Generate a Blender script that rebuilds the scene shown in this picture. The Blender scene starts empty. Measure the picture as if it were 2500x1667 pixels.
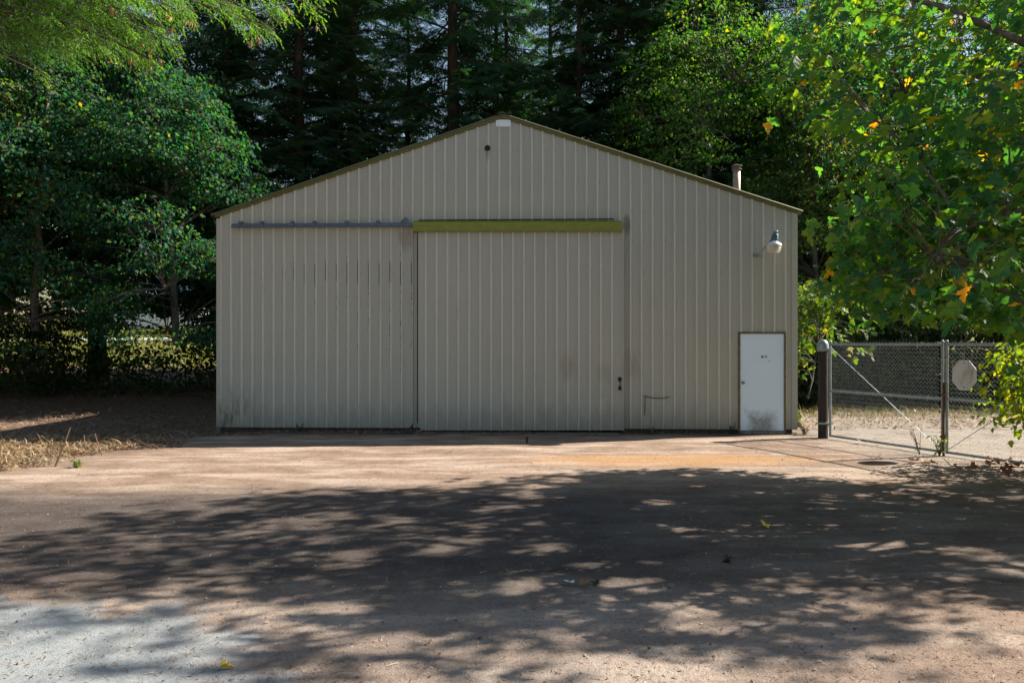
import bpy, bmesh, math, random
import numpy as np
from mathutils import Vector, Matrix

R = np.random.RandomState(7)
random.seed(7)
scene = bpy.context.scene
COL = scene.collection
rad = math.radians

# ------------------------------------------------------------------ camera
CAM_H = 1.86
cd = bpy.data.cameras.new('camera')
cam = bpy.data.objects.new('camera', cd)
COL.objects.link(cam)
cam.location = (0, 0, CAM_H)
cam.rotation_euler = (rad(90), 0, 0)
cd.sensor_width = 36.0
cd.lens = 36.0 * 1911.0 / 2500.0
cd.shift_y = 6.5 / 2500.0
cd.clip_start = 0.05
cd.clip_end = 3000
scene.camera = cam

# ------------------------------------------------------------------ sky, sun, exposure
SUN = Vector((2.34, 0.71, 1.93)).normalized()          # towards the sun
SUN_EL = math.asin(SUN.z)
SUN_AZ = math.atan2(SUN.x, SUN.y)                      # clockwise from +Y
world = bpy.data.worlds.new("World")
scene.world = world
world.use_nodes = True
wn = world.node_tree.nodes
wl = world.node_tree.links
wn.clear()
sky = wn.new('ShaderNodeTexSky')
sky.sky_type = 'NISHITA'
sky.sun_disc = False
sky.sun_elevation = SUN_EL
sky.sun_rotation = SUN_AZ
sky.air_density = 1.5
sky.dust_density = 1.0
sky.ozone_density = 1.0
bg = wn.new('ShaderNodeBackground')
bg.inputs['Strength'].default_value = 0.05
wo = wn.new('ShaderNodeOutputWorld')
wl.new(sky.outputs['Color'], bg.inputs['Color'])
wl.new(bg.outputs['Background'], wo.inputs['Surface'])

sl = bpy.data.lights.new('sun', 'SUN')
sl.energy = 5.0
sl.angle = rad(0.53)
sl.color = (1.0, 0.92, 0.79)
sun = bpy.data.objects.new('sun', sl)
COL.objects.link(sun)
sun.location = (30, 10, 40)
sun.rotation_mode = 'QUATERNION'
sun.rotation_quaternion = SUN.to_track_quat('Z', 'Y')

scene.view_settings.view_transform = 'Standard'
scene.view_settings.look = 'None'
scene.view_settings.gamma = 1.0
scene.view_settings.exposure = 1.48
scene.view_settings.use_curve_mapping = False
scene.render.engine = 'CYCLES'
scene.cycles.use_denoising = True
try:
    scene.cycles.denoiser = 'OPENIMAGEDENOISE'
except Exception:
    pass
scene.cycles.max_bounces = 6
scene.cycles.diffuse_bounces = 3
scene.cycles.transmission_bounces = 4
scene.cycles.sample_clamp_indirect = 6.0

# ------------------------------------------------------------------ helpers
def ss(a, b, x):
    t = np.clip((np.asarray(x, float) - a) / (b - a), 0, 1)
    return t * t * (3 - 2 * t)

def _hash(i, j, k, s):
    h = (i * 374761393 + j * 668265263 + k * 2147483647 + s * 974711) & 0xffffffff
    h = ((h ^ (h >> 13)) * 1274126177) & 0xffffffff
    return ((h ^ (h >> 16)) & 0xffff) / 65535.0

def vnoise(x, y, z=0.0, s=0):
    x, y, z = np.broadcast_arrays(np.asarray(x, float), np.asarray(y, float), np.asarray(z, float))
    xi, yi, zi = np.floor(x).astype(np.int64), np.floor(y).astype(np.int64), np.floor(z).astype(np.int64)
    fx, fy, fz = x - xi, y - yi, z - zi
    fx, fy, fz = [f * f * (3 - 2 * f) for f in (fx, fy, fz)]
    r = 0
    for a in (0, 1):
        for b in (0, 1):
            for c in (0, 1):
                w = (fx if a else 1 - fx) * (fy if b else 1 - fy) * (fz if c else 1 - fz)
                r = r + w * _hash(xi + a, yi + b, zi + c, s)
    return r

def ground_h(x, y):
    x = np.asarray(x, float); y = np.asarray(y, float)
    left = ss(-5.0, -8.5, x)
    h = -0.19 * left * ss(14.0, 18.0, y) * (1 - ss(21, 26, y))
    far0 = 22 + 5 * ss(-4, 6, x)
    h = h + 0.5 * ss(0, 1, (y - far0) / 8.0)
    h = h + 0.07 * np.clip(y - 36, 0, 90)
    near = (1 - ss(16, 30, np.abs(x))) * (1 - ss(20, 30, y))
    h = h + near * 0.022 * (vnoise(x * 0.9, y * 0.9, 0, 3) - 0.5)
    h = h + near * 0.010 * (vnoise(x * 3.1, y * 3.1, 0, 4) - 0.5)
    return h

def link(o):
    COL.objects.link(o)
    return o

def setp(o, label=None, cat=None, group=None, kind=None):
    if label: o['label'] = label
    if cat: o['category'] = cat
    if group: o['group'] = group
    if kind: o['kind'] = kind
    return o

def empty(name, loc, rz=0.0):
    o = bpy.data.objects.new(name, None)
    o.empty_display_size = 0.2
    o.location = loc
    o.rotation_euler = (0, 0, rz)
    return link(o)

class MB:
    """collects polygons and turns them into one mesh object"""
    def __init__(s):
        s.v = []; s.n = 0; s.f = []
    def add(s, verts, faces, mat=0):
        verts = np.asarray(verts, float).reshape(-1, 3)
        if isinstance(faces, np.ndarray):
            s.f.append((faces + s.n, mat))
        else:
            by = {}
            for f in faces: by.setdefault(len(f), []).append(f)
            for k, fs in by.items():
                s.f.append((np.array(fs, np.int64) + s.n, mat))
        s.v.append(verts); s.n += len(verts)
    def mesh(s, name, mats, smooth=False):
        me = bpy.data.meshes.new(name)
        V = np.concatenate(s.v) if s.v else np.zeros((0, 3))
        me.vertices.add(len(V))
        me.vertices.foreach_set('co', V.astype(np.float32).ravel())
        loops = np.concatenate([f.ravel() for f, m in s.f])
        sizes = np.concatenate([np.full(len(f), f.shape[1]) for f, m in s.f])
        mi = np.concatenate([np.full(len(f), m) for f, m in s.f])
        me.loops.add(len(loops))
        me.loops.foreach_set('vertex_index', loops.astype(np.int32))
        me.polygons.add(len(sizes))
        me.polygons.foreach_set('loop_start', np.concatenate([[0], np.cumsum(sizes)[:-1]]).astype(np.int32))
        me.polygons.foreach_set('loop_total', sizes.astype(np.int32))
        for m in mats: me.materials.append(m)
        me.polygons.foreach_set('material_index', mi.astype(np.int32))
        me.polygons.foreach_set('use_smooth', np.full(len(sizes), bool(smooth)))
        me.update(calc_edges=True)
        return me
    def build(s, name, mats, parent=None, smooth=False, **kw):
        if not isinstance(mats, (list, tuple)): mats = [mats]
        o = bpy.data.objects.new(name, s.mesh(name, mats, smooth))
        link(o)
        if parent is not None: o.parent = parent
        return setp(o, **kw)
    # shapes -----------------------------------------------------
    def box(s, a, b, mat=0, bevel=0.0):
        x0, y0, z0 = a; x1, y1, z1 = b
        if bevel <= 0:
            v = [(x0,y0,z0),(x1,y0,z0),(x1,y1,z0),(x0,y1,z0),(x0,y0,z1),(x1,y0,z1),(x1,y1,z1),(x0,y1,z1)]
            s.add(v, [(0,3,2,1),(4,5,6,7),(0,1,5,4),(1,2,6,5),(2,3,7,6),(3,0,4,7)], mat)
            return
        c = np.array([(x0+x1)/2,(y0+y1)/2,(z0+z1)/2]); h = np.array([x1-x0,y1-y0,z1-z0])/2
        bm = bmesh.new(); bmesh.ops.create_cube(bm, size=2)
        for q in bm.verts: q.co = Vector(c + np.array(q.co)*h)
        bmesh.ops.bevel(bm, geom=bm.edges[:], offset=bevel, segments=2, affect='EDGES')
        s.add_bm(bm, mat); bm.free()
    def add_bm(s, bm, mat=0):
        bm.verts.index_update()
        s.add([tuple(v.co) for v in bm.verts], [tuple(v.index for v in f.verts) for f in bm.faces], mat)
    def tube(s, pts, radii, n=8, mat=0, cap=True):
        pts = np.asarray(pts, float); K = len(pts)
        radii = np.broadcast_to(np.asarray(radii, float), (K,))
        t = np.gradient(pts, axis=0); t /= np.linalg.norm(t, axis=1)[:, None] + 1e-9
        ref = np.array([1.0, 0.13, 0.0]) if abs(t[:, 2]).mean() > 0.75 else np.array([0, 0, 1.0])
        a = np.cross(t, ref); a /= np.linalg.norm(a, axis=1)[:, None] + 1e-9
        b = np.cross(t, a)
        th = np.arange(n) * 2 * math.pi / n
        ring = pts[:, None] + radii[:, None, None] * (np.cos(th)[None, :, None] * a[:, None] + np.sin(th)[None, :, None] * b[:, None])
        f = []
        for k in range(K - 1):
            for i in range(n):
                j = (i + 1) % n
                f.append((k*n+i, k*n+j, (k+1)*n+j, (k+1)*n+i))
        if cap:
            f.append(tuple(range(n))[::-1]); f.append(tuple((K-1)*n + i for i in range(n)))
        s.add(ring.reshape(-1, 3), f, mat)
    def vtubes(s, P, Rr, n=4, mat=0, vertical=False):
        """many tubes at once. P (B,K,3), Rr (B,K)"""
        B, K = P.shape[:2]
        t = np.gradient(P, axis=1); t /= np.linalg.norm(t, axis=2)[..., None] + 1e-9
        ref = np.array([1.0, 0.13, 0.02]) if vertical else np.array([0.03, 0.02, 1.0])
        a = np.cross(t, ref); a /= np.linalg.norm(a, axis=2)[..., None] + 1e-9
        b = np.cross(t, a)
        th = np.arange(n) * 2 * math.pi / n
        ring = P[:, :, None] + Rr[:, :, None, None] * (np.cos(th)[None, None, :, None] * a[:, :, None] + np.sin(th)[None, None, :, None] * b[:, :, None])
        base = []
        for k in range(K - 1):
            for i in range(n):
                j = (i + 1) % n
                base.append((k*n+i, k*n+j, (k+1)*n+j, (k+1)*n+i))
        base = np.array(base)
        F = (base[None] + (np.arange(B) * K * n)[:, None, None]).reshape(-1, 4)
        s.add(ring.reshape(-1, 3), F, mat)
    def lathe(s, prof, n=16, mat=0, M=None):
        """prof: list of (r,z)"""
        th = np.arange(n) * 2 * math.pi / n
        v = []
        for r, z in prof:
            v += [(r*math.cos(q), r*math.sin(q), z) for q in th]
        f = []
        for k in range(len(prof) - 1):
            for i in range(n):
                j = (i + 1) % n
                f.append((k*n+i, k*n+j, (k+1)*n+j, (k+1)*n+i))
        f.append(tuple(range(n))[::-1]); f.append(tuple((len(prof)-1)*n + i for i in range(n)))
        v = np.array(v)
        if M is not None:
            M = np.array(M); v = v @ M[:3, :3].T + M[:3, 3]
        s.add(v, f, mat)
    def inst(s, tv, tf, A, T, mat=0):
        """template verts tv (k,3), faces tf (list of equal-size arrays), frames A (N,3,3) (rows = axes scaled), T (N,3)"""
        N = len(T); k = len(tv)
        V = np.einsum('kj,nji->nki', tv, A) + T[:, None]
        first = True
        for fa in tf:
            F = (fa[None] + (np.arange(N) * k)[:, None, None]).reshape(-1, fa.shape[1])
            if first:
                s.add(V.reshape(-1, 3), F, mat); first = False; base = s.n - N * k
            else:
                s.f.append((F + base, mat))

def frames(d, up, scale):
    """rows: x along d, y side, z normal; scaled"""
    d = d / (np.linalg.norm(d, axis=1)[:, None] + 1e-9)
    y = np.cross(up, d); y /= np.linalg.norm(y, axis=1)[:, None] + 1e-9
    z = np.cross(d, y)
    return np.stack([d, y, z], axis=1) * np.asarray(scale)[:, None, None]

def copy_tree(o, parent=None):
    c = o.copy(); COL.objects.link(c)
    if parent is not None:
        c.parent = parent
    for ch in o.children:
        copy_tree(ch, c)
    return c

# ------------------------------------------------------------------ materials
def new_mat(name):
    m = bpy.data.materials.new(name); m.use_nodes = True
    nt = m.node_tree; nt.nodes.clear()
    out = nt.nodes.new('ShaderNodeOutputMaterial')
    return m, nt, out

class NT:
    """tiny node helper"""
    def __init__(s, nt): s.nt = nt
    def n(s, t, **kw):
        x = s.nt.nodes.new(t)
        for k, v in kw.items():
            if k in x.inputs.keys() if hasattr(x.inputs, 'keys') else False:
                x.inputs[k].default_value = v
            else:
                setattr(x, k, v)
        return x
    def l(s, a, b): s.nt.links.new(a, b)
    def val(s, sock, v):
        if hasattr(v, 'is_output') or isinstance(v, bpy.types.NodeSocket): s.l(v, sock)
        else: sock.default_value = v
    def math(s, op, a, b=0.0, clamp=False):
        x = s.nt.nodes.new('ShaderNodeMath'); x.operation = op; x.use_clamp = clamp
        s.val(x.inputs[0], a); s.val(x.inputs[1], b)
        return x.outputs[0]
    def mix(s, fac, a, b, mode='MIX'):
        x = s.nt.nodes.new('ShaderNodeMix'); x.data_type = 'RGBA'; x.blend_type = mode
        s.val(x.inputs['Factor'], fac)
        s.val(x.inputs[6], a if isinstance(a, bpy.types.NodeSocket) else (*a, 1)[:4])
        s.val(x.inputs[7], b if isinstance(b, bpy.types.NodeSocket) else (*b, 1)[:4])
        return x.outputs[2]
    def noise(s, vec, scale, detail=4, rough=0.55, dist=0.0):
        x = s.nt.nodes.new('ShaderNodeTexNoise')
        x.inputs['Scale'].default_value = scale; x.inputs['Detail'].default_value = detail
        x.inputs['Roughness'].default_value = rough; x.inputs['Distortion'].default_value = dist
        if vec is not None: s.l(vec, x.inputs['Vector'])
        return x.outputs['Fac']
    def ramp(s, fac, stops):
        x = s.nt.nodes.new('ShaderNodeValToRGB')
        e = x.color_ramp.elements
        while len(e) > 1: e.remove(e[0])
        e[0].position = stops[0][0]; e[0].color = (*stops[0][1], 1)
        for p, c in stops[1:]:
            q = e.new(p); q.color = (*c, 1)
        s.l(fac, x.inputs['Fac'])
        return x.outputs['Color']
    def smooth(s, v, a, b):
        x = s.nt.nodes.new('ShaderNodeMapRange'); x.interpolation_type = 'SMOOTHSTEP'
        s.val(x.inputs['Value'], v)
        x.inputs['From Min'].default_value = min(a, b); x.inputs['From Max'].default_value = max(a, b)
        x.inputs['To Min'].default_value = 0.0 if a < b else 1.0
        x.inputs['To Max'].default_value = 1.0 if a < b else 0.0
        return x.outputs['Result']
    def scalevec(s, vec, sc):
        x = s.nt.nodes.new('ShaderNodeVectorMath'); x.operation = 'MULTIPLY'
        s.l(vec, x.inputs[0]); x.inputs[1].default_value = sc
        return x.outputs[0]
    def bump(s, h, strength, dist):
        x = s.nt.nodes.new('ShaderNodeBump')
        x.inputs['Strength'].default_value = strength; x.inputs['Distance'].default_value = dist
        s.l(h, x.inputs['Height'])
        return x.outputs['Normal']
    def bsdf(s, out, color, rough=0.6, metal=0.0, normal=None, spec=0.5):
        b = s.nt.nodes.new('ShaderNodeBsdfPrincipled')
        s.val(b.inputs['Base Color'], color if isinstance(color, bpy.types.NodeSocket) else (*color, 1)[:4])
        s.val(b.inputs['Roughness'], rough); s.val(b.inputs['Metallic'], metal)
        b.inputs['Specular IOR Level'].default_value = spec
        if normal is not None: s.l(normal, b.inputs['Normal'])
        s.l(b.outputs[0], out.inputs['Surface'])
        return b
    def pos(s):
        return s.nt.nodes.new('ShaderNodeNewGeometry').outputs['Position']
    def objco(s):
        return s.nt.nodes.new('ShaderNodeTexCoord').outputs['Object']

def simple_mat(name, color, rough=0.6, metal=0.0, nscale=20.0, namt=0.25, bump=0.0):
    m, nt, out = new_mat(name); h = NT(nt)
    v = h.objco()
    f = h.noise(v, nscale, 5)
    dark = tuple(c * (1 - namt) for c in color); lite = tuple(min(1, c * (1 + namt)) for c in color)
    col = h.ramp(f, [(0.3, dark), (0.7, lite)])
    h.bsdf(out, col, rough, metal, h.bump(f, bump, 0.01) if bump else None)
    return m

def leaf_mat(name, stops, trans=0.45, tcol=(1.6, 1.7, 0.5), rough=0.45, spec=0.35):
    """stops: ramp over the leaf's own random number"""
    m, nt, out = new_mat(name); h = NT(nt)
    g = nt.nodes.new('ShaderNodeNewGeometry')
    oi = nt.nodes.new('ShaderNodeObjectInfo')
    r = h.math('FRACT', h.math('ADD', g.outputs['Random Per Island'], oi.outputs['Random']))
    col = h.ramp(r, stops)
    nz = h.noise(h.pos(), 0.9, 2)
    col = h.mix(h.smooth(nz, 0.35, 0.7), col, h.mix(1.0, col, (0.75, 0.82, 0.9), 'MULTIPLY'))
    b = nt.nodes.new('ShaderNodeBsdfPrincipled')
    h.l(col, b.inputs['Base Color']); b.inputs['Roughness'].default_value = rough
    b.inputs['Specular IOR Level'].default_value = spec
    t = nt.nodes.new('ShaderNodeBsdfTranslucent')
    h.l(h.mix(1.0, col, tcol, 'MULTIPLY'), t.inputs['Color'])
    a = nt.nodes.new('ShaderNodeMixShader'); a.inputs[0].default_value = trans
    h.l(b.outputs[0], a.inputs[1]); h.l(t.outputs[0], a.inputs[2])
    h.l(a.outputs[0], out.inputs['Surface'])
    return m

def bark_mat(name, c0, c1, scale=6.0):
    m, nt, out = new_mat(name); h = NT(nt)
    v = h.scalevec(h.pos(), (1.0, 1.0, 0.18))
    f = h.noise(v, scale * 2, 6, 0.65)
    g = h.noise(h.pos(), 1.3, 3)
    col = h.mix(g, h.ramp(f, [(0.3, c0), (0.7, c1)]), h.ramp(f, [(0.3, tuple(0.7*c for c in c0)), (0.7, tuple(0.8*c for c in c1))]))
    h.bsdf(out, col, 0.9, 0, h.bump(f, 0.9, 0.06), 0.2)
    return m

M = {}
M['bark'] = bark_mat('fir_bark', (0.035, 0.028, 0.022), (0.11, 0.09, 0.075))
M['bark_grey'] = bark_mat('grey_bark', (0.06, 0.055, 0.05), (0.19, 0.18, 0.165))
M['twig_wood'] = simple_mat('twig_wood', (0.075, 0.055, 0.04), 0.85, nscale=9)
M['fir_needles'] = leaf_mat('fir_needles', [(0.0, (0.018, 0.060, 0.036)), (0.5, (0.026, 0.086, 0.042)), (0.85, (0.040, 0.105, 0.036)), (1.0, (0.07, 0.10, 0.03))], 0.32, (1.6, 1.9, 0.5), 0.6, 0.2)
M['fir_needles_near'] = leaf_mat('fir_needles_near', [(0.0, (0.045, 0.135, 0.034)), (0.6, (0.085, 0.180, 0.036)), (1.0, (0.15, 0.21, 0.04))], 0.45, (3.0, 3.2, 0.7), 0.5, 0.3)
M['maple_leaf'] = leaf_mat('maple_leaf', [(0.0, (0.011, 0.064, 0.050)), (0.45, (0.018, 0.084, 0.042)), (0.88, (0.044, 0.112, 0.02)), (0.975, (0.07, 0.125, 0.02)), (0.995, (0.18, 0.17, 0.02)), (1.0, (0.26, 0.14, 0.02))], 0.40, (11.5, 6.4, 0.6), 0.55, 0.2)
M['broad_leaf'] = leaf_mat('broad_leaf', [(0.0, (0.015, 0.066, 0.050)), (0.6, (0.022, 0.085, 0.048)), (0.78, (0.050, 0.115, 0.032)), (0.95, (0.075, 0.13, 0.03)), (0.985, (0.10, 0.11, 0.02)), (1.0, (0.28, 0.16, 0.02))], 0.42, (2.2, 3.0, 0.8), 0.6, 0.2)
M['sunny_leaf'] = leaf_mat('sunny_leaf', [(0.0, (0.06, 0.11, 0.02)), (0.5, (0.085, 0.15, 0.02)), (0.9, (0.12, 0.17, 0.02)), (1.0, (0.24, 0.22, 0.02))], 0.5, (3.4, 2.9, 0.35), 0.5, 0.3)
M['vine_leaf'] = leaf_mat('vine_leaf', [(0.0, (0.035, 0.08, 0.02)), (0.6, (0.055, 0.11, 0.02)), (0.9, (0.11, 0.14, 0.02)), (1.0, (0.22, 0.19, 0.02))], 0.45, (2.2, 2.2, 0.35), 0.55, 0.25)
M['shrub_leaf'] = leaf_mat('shrub_leaf', [(0.0, (0.025, 0.05, 0.02)), (0.7, (0.04, 0.075, 0.025)), (1.0, (0.10, 0.09, 0.03))], 0.35, (1.8, 2.0, 0.4), 0.65, 0.15)
M['dry_leaf'] = leaf_mat('dry_leaf', [(0.0, (0.15, 0.05, 0.03)), (0.5, (0.22, 0.095, 0.05)), (1.0, (0.30, 0.19, 0.10))], 0.2, (1.2, 1.0, 0.6), 0.6, 0.3)
M['yellow_leaf'] = simple_mat('yellow_leaf', (0.62, 0.42, 0.03), 0.5, nscale=30, namt=0.15)
M['pale_leaf'] = simple_mat('pale_leaf', (0.45, 0.50, 0.48), 0.5, nscale=30, namt=0.2)
M['straw'] = leaf_mat('straw', [(0.0, (0.14, 0.085, 0.05)), (0.5, (0.29, 0.19, 0.105)), (1.0, (0.46, 0.34, 0.21))], 0.15, (1, 1, 0.8), 0.7, 0.2)
M['mulch'] = leaf_mat('mulch', [(0.0, (0.07, 0.045, 0.033)), (0.5, (0.21, 0.135, 0.09)), (0.85, (0.34, 0.23, 0.15)), (1.0, (0.46, 0.37, 0.27))], 0.08, (1, 1, 1), 0.8, 0.15)
M['grass'] = leaf_mat('grass', [(0.0, (0.07, 0.09, 0.02)), (0.6, (0.12, 0.135, 0.03)), (1.0, (0.26, 0.22, 0.07))], 0.3, (1.6, 1.6, 0.5), 0.6, 0.2)
M['cone'] = simple_mat('cone', (0.30, 0.13, 0.05), 0.7, nscale=40)
M['galv'] = simple_mat('galvanised_steel', (0.24, 0.28, 0.30), 0.45, 0.45, nscale=14, namt=0.18)
M['wire'] = simple_mat('wire', (0.36, 0.41, 0.43), 0.45, 0.25, nscale=10, namt=0.2)
M['black_iron'] = simple_mat('black_iron', (0.02, 0.019, 0.018), 0.55, 0.3, nscale=30)
M['olive'] = simple_mat('olive_trim', (0.085, 0.095, 0.022), 0.45, 0.0, nscale=6, namt=0.18)
M['olive_light'] = simple_mat('olive_cover', (0.185, 0.215, 0.022), 0.42, 0.0, nscale=6, namt=0.12)
M['roof'] = simple_mat('roof_sheet', (0.075, 0.072, 0.028), 0.5, 0.0, nscale=3, namt=0.3)
M['track'] = simple_mat('track_steel', (0.075, 0.115, 0.16), 0.45, 0.4, nscale=18, namt=0.25)
M['dark_wood'] = simple_mat('dark_wood', (0.035, 0.028, 0.02), 0.9, nscale=8, namt=0.4)
M['concrete'] = simple_mat('concrete', (0.20, 0.19, 0.175), 0.85, nscale=12, namt=0.25)
M['rust'] = simple_mat('rust', (0.10, 0.045, 0.025), 0.85, nscale=25, namt=0.45)
M['dark_inside'] = simple_mat('dark_inside', (0.012, 0.010, 0.009), 0.9)
M['plate_white'] = simple_mat('plate_white', (0.62, 0.72, 0.80), 0.4, nscale=14, namt=0.05)
M['screw'] = simple_mat('screw', (0.10, 0.10, 0.10), 0.5, 0.5)
M['moss_frame'] = simple_mat('moss_frame', (0.13, 0.115, 0.06), 0.8, nscale=18, namt=0.45)
M['white_wall'] = simple_mat('white_wall', (0.7, 0.72, 0.74), 0.7, nscale=2, namt=0.06)
M['blue_roof'] = simple_mat('blue_roof', (0.12, 0.18, 0.28), 0.6, nscale=2, namt=0.1)
M['window_dark'] = simple_mat('window_dark', (0.03, 0.04, 0.05), 0.15, nscale=2, namt=0.1)
M['stone'] = leaf_mat('stone', [(0.0, (0.13, 0.10, 0.08)), (0.5, (0.21, 0.165, 0.13)), (0.93, (0.34, 0.28, 0.235)), (1.0, (0.55, 0.53, 0.5))], 0.0, (1, 1, 1), 0.85, 0.2)

# painted steel siding: dusty tan, streaked, grimy at the foot
TH = rad(2.135)
SHED_O = Vector((-6.28, 16.68, 0.0))
def siding_mat(name, worn=False, crest=False):
    m, nt, out = new_mat(name); h = NT(nt)
    mp = nt.nodes.new('ShaderNodeMapping'); mp.vector_type = 'TEXTURE'
    mp.inputs['Location'].default_value = SHED_O; mp.inputs['Rotation'].default_value = (0, 0, -TH)
    h.l(h.pos(), mp.inputs['Vector'])
    p = mp.outputs['Vector']                                   # shed coordinates
    sx = nt.nodes.new('ShaderNodeSeparateXYZ'); h.l(p, sx.inputs[0])
    X, Z = sx.outputs['X'], sx.outputs['Z']
    base = h.mix(h.noise(p, 0.55, 3), (0.335, 0.348, 0.325), (0.365, 0.378, 0.352))
    streak = h.noise(h.scalevec(p, (9.0, 9.0, 0.35)), 1.6, 4, 0.6)
    base = h.mix(h.math('MULTIPLY', h.smooth(streak, 0.45, 0.75), 0.22), base, (0.27, 0.255, 0.235))
    fine = h.noise(p, 60, 3)
    base = h.mix(h.math('MULTIPLY', h.smooth(fine, 0.55, 0.8), 0.12), base, (0.24, 0.22, 0.19))
    wn_ = nt.nodes.new('ShaderNodeTexWhiteNoise'); wn_.noise_dimensions = '1D'
    h.l(h.math('FLOOR', h.math('DIVIDE', h.math('SUBTRACT', X, 0.561), 0.9144)), wn_.inputs['W'])
    base = h.mix(h.math('MULTIPLY', wn_.outputs['Value'], 0.16), base, (0.30, 0.295, 0.27))
    if crest:                                                  # rib crests and right flanks painted lighter, imitating the skylight they catch
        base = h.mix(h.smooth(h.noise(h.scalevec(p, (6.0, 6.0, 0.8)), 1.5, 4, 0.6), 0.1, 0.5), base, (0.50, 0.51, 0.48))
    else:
        # painted shade along the left foot of every rib, switched off below
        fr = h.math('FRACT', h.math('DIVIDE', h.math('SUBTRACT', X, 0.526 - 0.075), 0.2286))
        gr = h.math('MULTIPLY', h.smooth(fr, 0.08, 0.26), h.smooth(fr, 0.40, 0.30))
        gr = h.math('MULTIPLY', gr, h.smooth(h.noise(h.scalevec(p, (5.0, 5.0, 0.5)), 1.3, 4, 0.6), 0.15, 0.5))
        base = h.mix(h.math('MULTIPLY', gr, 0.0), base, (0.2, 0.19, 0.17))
    # splashed dirt along the foot
    wob = h.math('ADD', Z, h.math('MULTIPLY', h.math('SUBTRACT', h.noise(h.scalevec(p, (3.0, 3.0, 1.2)), 1.8, 5, 0.6), 0.5), 0.9))
    foot = h.smooth(wob, 0.75, 0.05)
    base = h.mix(h.math('MULTIPLY', foot, 0.50), base, (0.16, 0.155, 0.145))
    # green algae at the lower left corner
    alg = h.math('MULTIPLY', h.smooth(X, 1.15, 0.25), h.smooth(Z, 1.2, 0.35))
    alg = h.math('MULTIPLY', alg, h.smooth(h.noise(h.scalevec(p, (7.0, 7.0, 1.4)), 1.5, 5, 0.65), 0.42, 0.68))
    base = h.mix(h.math('MULTIPLY', alg, 0.85), base, (0.085, 0.085, 0.04))
    # rusty-brown smudges round the handle, under the vent, beside the cover
    def blob(cx, cz, rx, rz, amt, c, base):
        dx = h.math('DIVIDE', h.math('SUBTRACT', X, cx), rx); dz = h.math('DIVIDE', h.math('SUBTRACT', Z, cz), rz)
        d = h.math('SQRT', h.math('ADD', h.math('MULTIPLY', dx, dx), h.math('MULTIPLY', dz, dz)))
        d = h.math('ADD', d, h.math('MULTIPLY', h.math('SUBTRACT', h.noise(h.scalevec(p, (1.6, 1.6, 0.5)), 5.0, 6, 0.7), 0.5), 1.9))
        return h.mix(h.math('MULTIPLY', h.smooth(d, 1.0, 0.25), amt), base, c)
    base = blob(7.45, 1.40, 0.26, 0.42, 0.26, (0.15, 0.105, 0.07), base)
    base = blob(8.20, 1.25, 0.20, 0.30, 0.2, (0.17, 0.12, 0.085), base)
    base = blob(8.78, 1.42, 0.26, 0.45, 0.24, (0.17, 0.125, 0.09), base)
    base = blob(8.68, 4.35, 0.10, 0.28, 0.65, (0.11, 0.09, 0.08), base)
    base = blob(4.05, 4.1, 0.22, 0.35, 0.45, (0.16, 0.12, 0.095), base)
    base = blob(5.77, 5.85, 0.06, 0.22, 0.5, (0.14, 0.11, 0.09), base)
    if worn:
        w = h.noise(h.scalevec(p, (40.0, 0.0, 9.0)), 1.0, 4, 0.7)
        zone = h.math('MULTIPLY', h.smooth(Z, 3.95, 3.7), h.smooth(Z, 0.6, 2.6))
        zone = h.math('MULTIPLY', zone, h.smooth(X, 0.6, 2.6))
        band = h.math('MULTIPLY', h.smooth(Z, 3.62, 3.52), h.smooth(Z, 3.05, 3.3))
        lim = h.math('ADD', h.math('MULTIPLY', zone, 0.13), h.math('MULTIPLY', h.math('MULTIPLY', band, h.smooth(X, 0.6, 2.4)), 0.18))
        lim = h.math('ADD', lim, h.math('MULTIPLY', h.math('SUBTRACT', h.noise(h.scalevec(p, (2.2, 0.0, 0.8)), 1.0, 2), 0.5), 0.25))
        k = h.smooth(h.math('ADD', w, lim), 0.645, 0.70)
        base = h.mix(k, base, (0.045, 0.065, 0.085))
    nb = h.noise(p, 3.0, 2)
    h.bsdf(out, base, h.math('ADD', 0.42, h.math('MULTIPLY', streak, 0.2)), 0.0, h.bump(nb, 0.15, 0.02), 0.4)
    return m
M['siding'] = siding_mat('siding_paint')
M['siding_worn'] = siding_mat('siding_rib_worn', True)
M['siding_crest_lit'] = siding_mat('siding_rib_crest_lit', False, True)

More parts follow.
